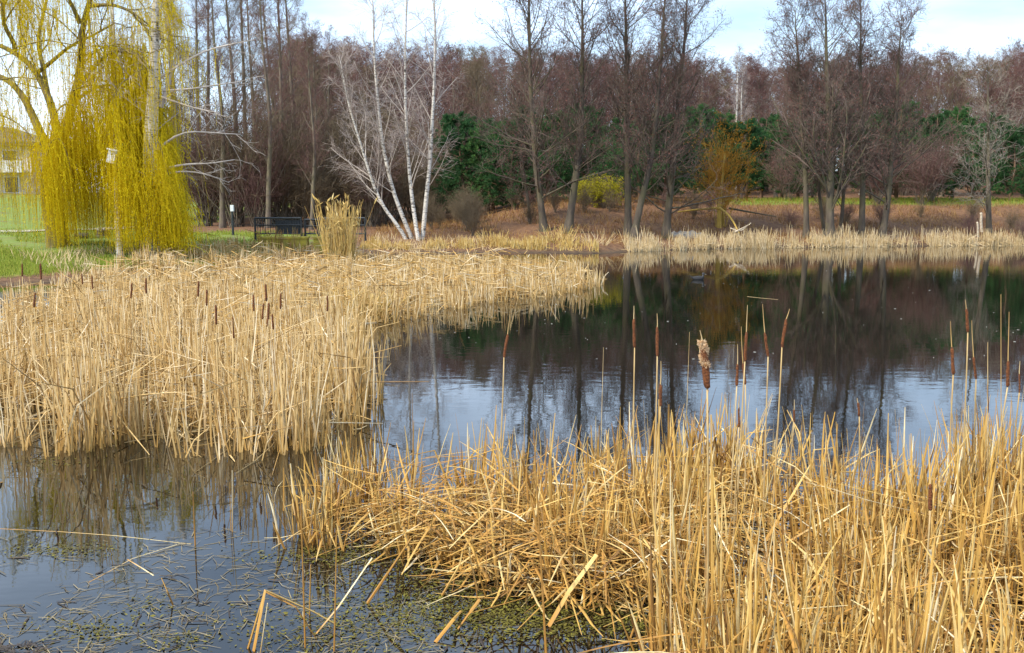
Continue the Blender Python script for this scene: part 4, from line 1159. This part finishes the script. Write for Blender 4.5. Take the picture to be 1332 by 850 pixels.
# cattails --------------------------------------------------------------------
def cattail(px, yt, yb, ytip, pxb, d, label, lean_px=0, base_px=None, hw=0.0125, shed=0, dark=False):
    """seed head between (px,yt) and (px+..,yb); stem down into the water"""
    top = at(px + lean_px, yt, d); bot = at(px - lean_px, yb, d)
    tip = at(px + lean_px * 2.2 + rs.uniform(-1, 1), ytip, d)
    bb = base_px if base_px is not None else pxb
    foot = np.array([at(bb, yb, d)[0], d + rs.uniform(-.08, .08), -0.08])
    if d > 9: foot[2] = seat(foot[0], foot[1], -.05)
    o = thing('cattail', label, 'cattail', foot)
    T0, B0, TI = top - foot, bot - foot, tip - foot
    P = trunk_line([np.zeros(3), (B0 * 0.5) + rs.randn(3) * [.012, .012, 0], B0], 8, 0.003)
    r = 0.005 if d < 9 else 0.006
    link('stem', mkmesh('cattail_stem', [tubes(P, np.linspace(r * 1.3, r * .8, 8)[None], 5)], M['stem'], smooth=True), o)
    ax = T0 - B0; Ln = np.linalg.norm(ax); ax = ax / Ln
    prof = np.array([[0.35, -.01], [0.8, .02], [1.0, .08], [1.03, .3], [0.98, .6], [1.0, .85], [0.85, .95], [0.4, 1.0], [0.25, 1.01]])
    rr = prof[:, 0] * hw * (1 + 0.08 * rs.randn(9))
    PP = B0[None] + ax[None] * (prof[:, 1] * Ln)[:, None] + rs.randn(9, 3) * 0.0012
    link('seed_head', mkmesh('seed_head', [tubes(PP[None], rr[None], 9)], M['head'], smooth=True), o)
    TP_ = trunk_line([T0 - ax * .005, (T0 + TI) / 2, TI], 5, 0.002)
    link('tip', mkmesh('cattail_tip', [tubes(TP_, np.linspace(.0035, .0015, 5)[None], 4)], M['stem']), o)
    if shed:                                   # burst head: matted fluff on its upper half
        n = 2600
        u = 0.48 + 0.56 * rs.rand(n) ** 0.9
        a = rs.rand(n) * 6.28
        c = B0[None] + ax[None] * (u * Ln)[:, None] + np.stack([np.cos(a), np.sin(a) , a * 0], -1) * (hw * rs.uniform(0.5, 1.08, n) * (0.75 + 0.35 * np.sin(u * 17 + a)))[:, None]
        d_ = norm(np.stack([np.cos(a), np.sin(a), rs.randn(n) * .7], -1) + rs.randn(n, 3) * .4)
        link('fluff', mkmesh('cattail_fluff', [tubes(np.stack([c, c + d_ * rs.uniform(.004, .014, n)[:, None]], 1), np.tile([.0011, .0005], (n, 1)), 3),
             lathe_part([(.3 * hw, .50 * Ln), (0.9 * hw, .58 * Ln), (0.7 * hw, .72 * Ln), (0.72 * hw, .84 * Ln), (.45 * hw, .97 * Ln), (.25 * hw, 1.04 * Ln)], 9, B0, ax)], M['fluff']), o)
    return o
FC = [  # x, head top, head bottom, tip, foot x, depth, lean, hw, shed, label
    (658, 435, 465, 412, 650, 6.6, 2.5, .0115, 0, 'lone brown cattail leaning right, leftmost over the open water'),
    (825, 415, 452, 398, 829, 6.2, -.5, .0115, 0, 'straight brown cattail, left one of the pair before the dark reflection'),
    (855, 426, 463, 408, 857, 6.1, 0, .0125, 0, 'straight brown cattail, right one of the pair before the dark reflection'),
    (917, 446, 505, 430, 928, 4.3, -3, .024, 1, 'large cattail with a burst head shedding pale fluff'),
    (970, 432, 470, 397, 966, 5.9, 1.0, .0115, 0, 'taller brown cattail behind a pair of short heads, right of the shedding one'),
    (959, 474, 502, 448, 957, 6.2, .5, .011, 0, 'short dark cattail head, left one of the low pair'),
    (968, 473, 500, 425, 975, 6.2, -1.5, .011, 0, 'short dark cattail head, right one of the low pair'),
    (997, 433, 464, 396, 1004, 6.2, -2.2, .0115, 0, 'cattail leaning left with a long thin tip'),
    (1020, 415, 452, 402, 1008, 5.9, 2.8, .0125, 0, 'cattail leaning right beside the one leaning left'),
    (1239, 452, 487, 418, 1241, 6.0, -1, .0125, 0, 'brown cattail, leftmost of the group near the right edge'),
    (1258, 402, 432, 390, 1262, 6.3, -1, .0115, 0, 'highest brown cattail of the group near the right edge'),
    (1268, 465, 493, 417, 1274, 6.4, -1.7, .011, 0, 'dark cattail leaning left below the highest one near the right edge'),
    (1311, 470, 503, 406, 1309, 5.8, .3, .0125, 0, 'ragged ochre cattail at the right edge'),
    (1285, 500, 537, 446, 1285, 6.4, 0, .006, 0, 'very thin dark cattail head left of the ragged ochre one'),
    (1326, 486, 511, 470, 1326, 6.6, 0, .007, 0, 'thin dark cattail cut by the right edge'),
    (1210, 630, 664, 615, 1212, 4.6, 0, .0115, 0, 'dark cattail head sunk low in the right part of the foreground bed'),
    (1033, 533, 549, 520, 1034, 6.4, 0, .008, 0, 'tiny dark cattail head low over the reeds right of centre'),
    (1117, 524, 542, 518, 1120, 6.6, -.8, .010, 0, 'small ochre cattail stub low over the reeds right of centre'),
    (961, 530, 556, 515, 962, 5.6, 0, .007, 0, 'thin dark cattail head under the low pair'),
    (859, 500, 528, 470, 861, 5.2, 0, .012, 0, 'rusty cattail head low behind the tall reed left of the shedding one'),
]
for (x, a, b_, t_, fx, d, ln_, hw, sh, lab) in FC:
    cattail(x, a, b_, t_, fx, d, lab, ln_, None, hw * (0.68 if hw > .02 else 0.8), sh)
LC = [(29, 343, 360), (45, 381, 400), (53, 343, 364), (107, 356, 370), (120, 359, 376), (171, 368, 388), (190, 362, 382), (258, 366, 386), (269, 377, 398), (281, 397, 422), (303, 413, 440), (330, 384, 405),
      (342, 395, 415), (346, 370, 392), (349, 394, 425), (355, 409, 429), (365, 382, 402), (426, 385, 405)]
ORD = ['leftmost', 'second', 'third', 'fourth', 'fifth', 'sixth', 'seventh', 'eighth', 'ninth', 'tenth', 'eleventh', 'twelfth', 'thirteenth', 'fourteenth', 'fifteenth', 'sixteenth', 'seventeenth', 'rightmost']
for k, (x, a, b_) in enumerate(LC):
    d = float(np.clip(F * 0.165 / (b_ - a), 9.2, 15.0))
    # keep the head above the reeds it grows from
    cattail(x, a, b_, a - rs.uniform(2, 10), x + rs.uniform(-3, 3), d, '%s from the left of the brown cattail heads above the left reed bed' % ORD[k], rs.uniform(-1.2, 1.2), None, 0.0105)

# far shore reeds --------------------------------------------------------
SH = np.array([gz(*p)[:2] for p in [(470, 331), (560, 328), (640, 327), (720, 328), (778, 329)]])
SHR = np.array([gz(*p)[:2] for p in [(815, 327.5), (850, 326.5), (920, 324), (1000, 322.8), (1100, 321.5), (1200, 320.3), (1332, 319.4), (1500, 318.6)]])
def shore(line, n, back, hlo, hhi, gap):
    s = np.concatenate([[0], np.cumsum(np.linalg.norm(np.diff(line, axis=0), axis=1))])
    u = rs.rand(n * 2) * s[-1]
    u = u[rs.rand(n * 2) < np.clip(0.25 + 1.5 * (lump(u, u * 0.3, 1.7, gap) - 0.35), 0.05, 1)][:n]
    x = np.interp(u, s, line[:, 0]); y = np.interp(u, s, line[:, 1])
    y = y + rs.rand(len(u)) ** 1.3 * back - 0.25
    xy = np.stack([x, y], -1)
    h = rs.uniform(hlo, hhi, len(u)) * (0.5 + 0.8 * lump(x, y, 2.0, gap))
    P, _ = reed_lines(xy, h, (0.72, 0.22, 0.06), lean=0.14, K=4)
    w = 0.012 * (0.6 + 0.7 * rs.rand(len(u)))
    return tubes(P, w[:, None] * np.array([1, .95, .8, .3])[None], 3)
ob = link('shore_reeds', mkmesh('far_shore_reeds', [shore(SHR, 6000, 1.3, 0.15, 0.72, 1.1)], M['reed_far']))
tag(ob, 'pale fringe of dry reeds along the far shore at the right', 'reeds', kind='stuff')
ob = link('shore_reeds', mkmesh('mid_shore_reeds', [shore(SH, 2000, 1.0, 0.15, 0.45, 0.2)], M['reed_gold']))
tag(ob, 'golden fringe of dry reeds on the far shore behind the left bed', 'reeds', kind='stuff')
# clumps of golden reed
def clump(px, d, n, h, spread, label, mt='reed_gold', fan=0.16, plume=False):
    x = at(px, 310, d)[0]; z = seat(x, d, -.05)
    xy = np.clip(rs.randn(n, 2), -1.5, 1.5) * spread * 0.9
    P = poly(np.concatenate([xy, np.zeros((n, 1))], 1), np.stack([xy[:, 0] * fan / spread * .6 + rs.randn(n) * fan, xy[:, 1] * fan / spread * .6 + rs.randn(n) * fan, np.ones(n)], -1), h * (0.5 + 0.6 * rs.rand(n)), 6, 0.05, 0.0)
    parts = [tubes(P, np.tile(np.linspace(.011, .005, 6), (n, 1)), 3)]
    if plume:
        k = rs.rand(n) < 0.22
        q = P[k, -1]; e = norm(P[k, -1] - P[k, -2] + rs.randn(k.sum(), 3) * .25)
        parts.append(tubes(np.stack([q, q + e * .1, q + e * .24], 1), np.tile([.012, .03, .004], (k.sum(), 1)), 5))
    ob = link('reed_clump', mkmesh('reed_clump', parts, M[mt])); ob.location = (x, d, max(z, -.1))
    return tag(ob, label, 'reeds')
clump(441, 31.0, 300, 2.0, 0.27, 'tall golden clump of plumed reed at the back of the left bed', plume=True, fan=0.10)
clump(362, 33.5, 160, 0.8, 0.5, 'rusty low grass clump before the mossy wall', mt='dry_grass')
clump(466, 17.5, 260, 0.62, 0.30, 'ochre sedge tussock at the bend of the left reed bed', fan=.45)
clump(728, 38.5, 110, 0.8, 0.35, 'golden tussock below the second alder on the shore', fan=.5)
clump(640, 38.4, 90, 0.7, 0.35, 'golden tussock on the shore left of the first alder', fan=.5)
clump(775, 38.2, 60, 0.7, 0.3, 'pale fanned tussock at the gap in the shore reeds', fan=.7, mt='reed_far')
clump(985, 40.1, 150, 0.85, 0.5, 'pale tall tussock on the shore right of the driftwood', fan=.25, mt='reed_far')

# ------------------------------------------------------------------ grass on the lawn and the far bank
def blades(n, xr, yr, hlo, hhi, keep, w=0.01, lean=.35):
    x = rs.uniform(*xr, n); y = rs.uniform(*yr, n)
    s = sdist(POND, x, y); k = keep(x, y, s)
    x, y = x[k], y[k]
    z = hgt(x, y) - .01
    h = rs.uniform(hlo, hhi, len(x))
    st = np.stack([x, y, z], -1)
    P = poly(st, np.stack([rs.randn(len(x)) * lean, rs.randn(len(x)) * lean, np.ones(len(x))], -1), h, 3, .12, 0)
    return tubes(P, np.tile([w, w * .7, w * .25], (len(x), 1)), 3, cap=False)
ob = link('lawn_grass', mkmesh('lawn_grass', [blades(26000, (-17, -8), (21, 29), .05, .2, lambda x, y, s: (s > .6) & (rs.rand(len(x)) < green_at(x, y, s) * 1.6), w=.007), blades(42000, (-26, -6), (22, 42), .04, .16, lambda x, y, s: (s > 1.0) & (rs.rand(len(x)) < green_at(x, y, s) * 1.5) & (lump(x, y, .9, .4) > .35))], M['grass']))
tag(ob, 'short green grass of the lawn behind the left reed bed', 'grass', kind='stuff')
ob = link('bank_grass', mkmesh('bank_green_grass', [blades(26000, (8, 36), (44, 62), .08, .25, lambda x, y, s: rs.rand(len(x)) < green_at(x, y, s) * 1.3, w=.012)], M['grass']))
tag(ob, 'green grass strip along the top of the far bank', 'grass', kind='stuff')
ob = link('bank_grass', mkmesh('bank_dry_grass', [blades(30000, (-6, 34), (38, 54), .08, .38, lambda x, y, s: (s > .3) & (s < 13) & (lump(x, y, .8, 1.7) + .25 * rs.rand(len(x)) > .5) & (rs.rand(len(x)) < 1 - green_at(x, y, s)), w=.010, lean=.5)], M['dry_grass']))
tag(ob, 'dry brown grass and litter on the slope of the far bank', 'grass', kind='stuff')
ob = link('dry_grass', mkmesh('left_dry_grass', [blades(15000, (-26, -1), (25, 40), .08, .40, lambda x, y, s: (s > -.2) & (s < 4.5) & ~((x > -9.6) & (x < -5.6) & (y > 31.5)) & (lump(x, y, .7, .9) > .45), w=.010, lean=.4)], M['reed_far']))
tag(ob, 'sparse dry grass between the left reed bed and the lawn', 'grass', kind='stuff')

# ------------------------------------------------------------------ things on the water
def floaters(n, pxr, pyr, l0, l1, w, z, keep=None, flat=0.5):
    px = rs.uniform(*pxr, n); py = rs.uniform(*pyr, n)
    if keep is not None:
        k = keep(px, py); px, py = px[k], py[k]
    c = np.array([gz(a, b_) for a, b_ in zip(px, py)])
    a = rs.rand(len(c)) * 6.28
    ln = rs.uniform(l0, l1, len(c))
    d = np.stack([np.cos(a), np.sin(a), np.zeros(len(c))], -1)
    c[:, 2] = z + rs.rand(len(c)) * 0.006
    mid = c + d * (ln * .5)[:, None] + np.stack([-d[:, 1], d[:, 0], d[:, 0] * 0], -1) * (ln * rs.randn(len(c)) * .06)[:, None]
    P = np.stack([c, mid, c + d * ln[:, None]], 1)
    return tubes(P, (w * (.5 + rs.rand(len(c))))[:, None] * np.array([.7, 1, .5])[None], 4, flat=flat)
def dens(px, py, t):
    return (lump(px * .012, py * .035, 1.0, 1.3) + 0.35 * rs.rand(len(px))) > t
ob = link('floating_litter', mkmesh('floating_litter', [floaters(1700, (-40, 640), (690, 870), .02, .16, .0022, .001, lambda a, b_: dens(a, b_, .52) & (b_ > 690 + 25 * np.sin(a * .02)))], M['straw']))
tag(ob, 'floating bits of broken straw on the left foreground water', 'litter', kind='stuff')
fl = []
for (cx_, cy_, sx, sy, n) in [(125, 820, 45, 9, 420), (85, 716, 45, 6, 500), (420, 825, 90, 22, 900), (600, 765, 100, 22, 2200), (520, 800, 70, 18, 900), (760, 812, 110, 16, 2600), (440, 722, 60, 9, 900), (660, 800, 80, 14, 1200), (195, 790, 25, 8, 130), (235, 835, 20, 8, 120), (55, 602, 40, 5, 160)]:
    px = cx_ + rs.randn(n) * sx; py = cy_ + rs.randn(n) * sy
    k = (py < 900) & (py > 590); px, py = px[k], py[k]
    c = np.array([gz(a, b_) for a, b_ in zip(px, py)]); c[:, 2] = .003 + .006 * rs.rand(len(c))
    a = rs.rand(len(c)) * 6.28; l_ = rs.uniform(.004, .017, len(c))
    U = np.stack([np.cos(a), np.sin(a), rs.randn(len(c)) * .12], -1) * l_[:, None]
    W = np.stack([-np.sin(a), np.cos(a), rs.randn(len(c)) * .12], -1) * (l_ * rs.uniform(.2, .6, len(c)))[:, None]
    fl.append(quads(c, U, W))
ob = link('floating_algae', mkmesh('floating_algae', fl, M['algae']))
tag(ob, 'yellow green algae and weed floating round the foot of the foreground reeds', 'algae', kind='stuff')
ob = link('dark_litter', mkmesh('dark_litter', [floaters(190, (-20, 860), (690, 860), .03, .14, .005, .003, lambda a, b_: dens(a, b_, .6)), floaters(90, (-20, 60), (838, 856), .02, .08, .005, .004)], M['rot']))
tag(ob, 'dark rotten leaves and twigs afloat at the near edge of the pond', 'litter', kind='stuff')
ob = link('water_specks', mkmesh('water_specks', [floaters(120, (520, 1340), (345, 470), .01, .04, .005, .001, lambda a, b_: dens(a, b_, .62))], M['speck']))
tag(ob, 'pale specks of fluff drifting on the dark water', 'fluff', kind='stuff')

# duck
dk = gz(908, 364)
o = thing('duck', 'small dark duck swimming on the dark water below the far bank', 'duck', (dk[0], dk[1], 0), 0, 0.85)
xs_ = np.array([-.20, -.16, -.10, 0, .09, .15, .175]); rz_ = np.array([.01, .035, .065, .08, .075, .045, .01]); zz = np.array([.075, .055, .04, .035, .04, .055, .06])
P = np.stack([xs_, xs_ * 0, zz], -1)[None]
link('body', mkmesh('duck_body', [tubes(P, rz_[None], 12)], M['duck_grey'], smooth=True), o)
link('neck', mkmesh('duck_neck', [tubes(np.array([[[.13, 0, .07], [.15, 0, .12], [.155, 0, .16]]]), np.array([[.04, .03, .03]]), 10)], M['duck'], smooth=True), o)
link('head', mkmesh('duck_head', [tubes(np.array([[[.115, 0, .17], [.13, 0, .175], [.155, 0, .18], [.18, 0, .175], [.20, 0, .165]]]), np.array([[.012, .032, .038, .03, .012]]), 10)], M['duck'], smooth=True), o)
link('bill', mkmesh('duck_bill', [tubes(np.array([[[.195, 0, .166], [.225, 0, .158], [.25, 0, .154]]]), np.array([[.014, .013, .008]]), 8, flat=.5)], M['bill'], smooth=True), o)
link('tail', mkmesh('duck_tail', [tubes(np.array([[[-.17, 0, .075], [-.21, 0, .10], [-.24, 0, .115]]]), np.array([[.03, .022, .006]]), 6, flat=.4)], M['duck'], smooth=True), o)
print('tris', sum(sum(len(p.vertices) - 2 for p in m_.polygons) if len(m_.polygons) < 3000 else len(m_.polygons) * 2 for m_ in bpy.data.meshes))
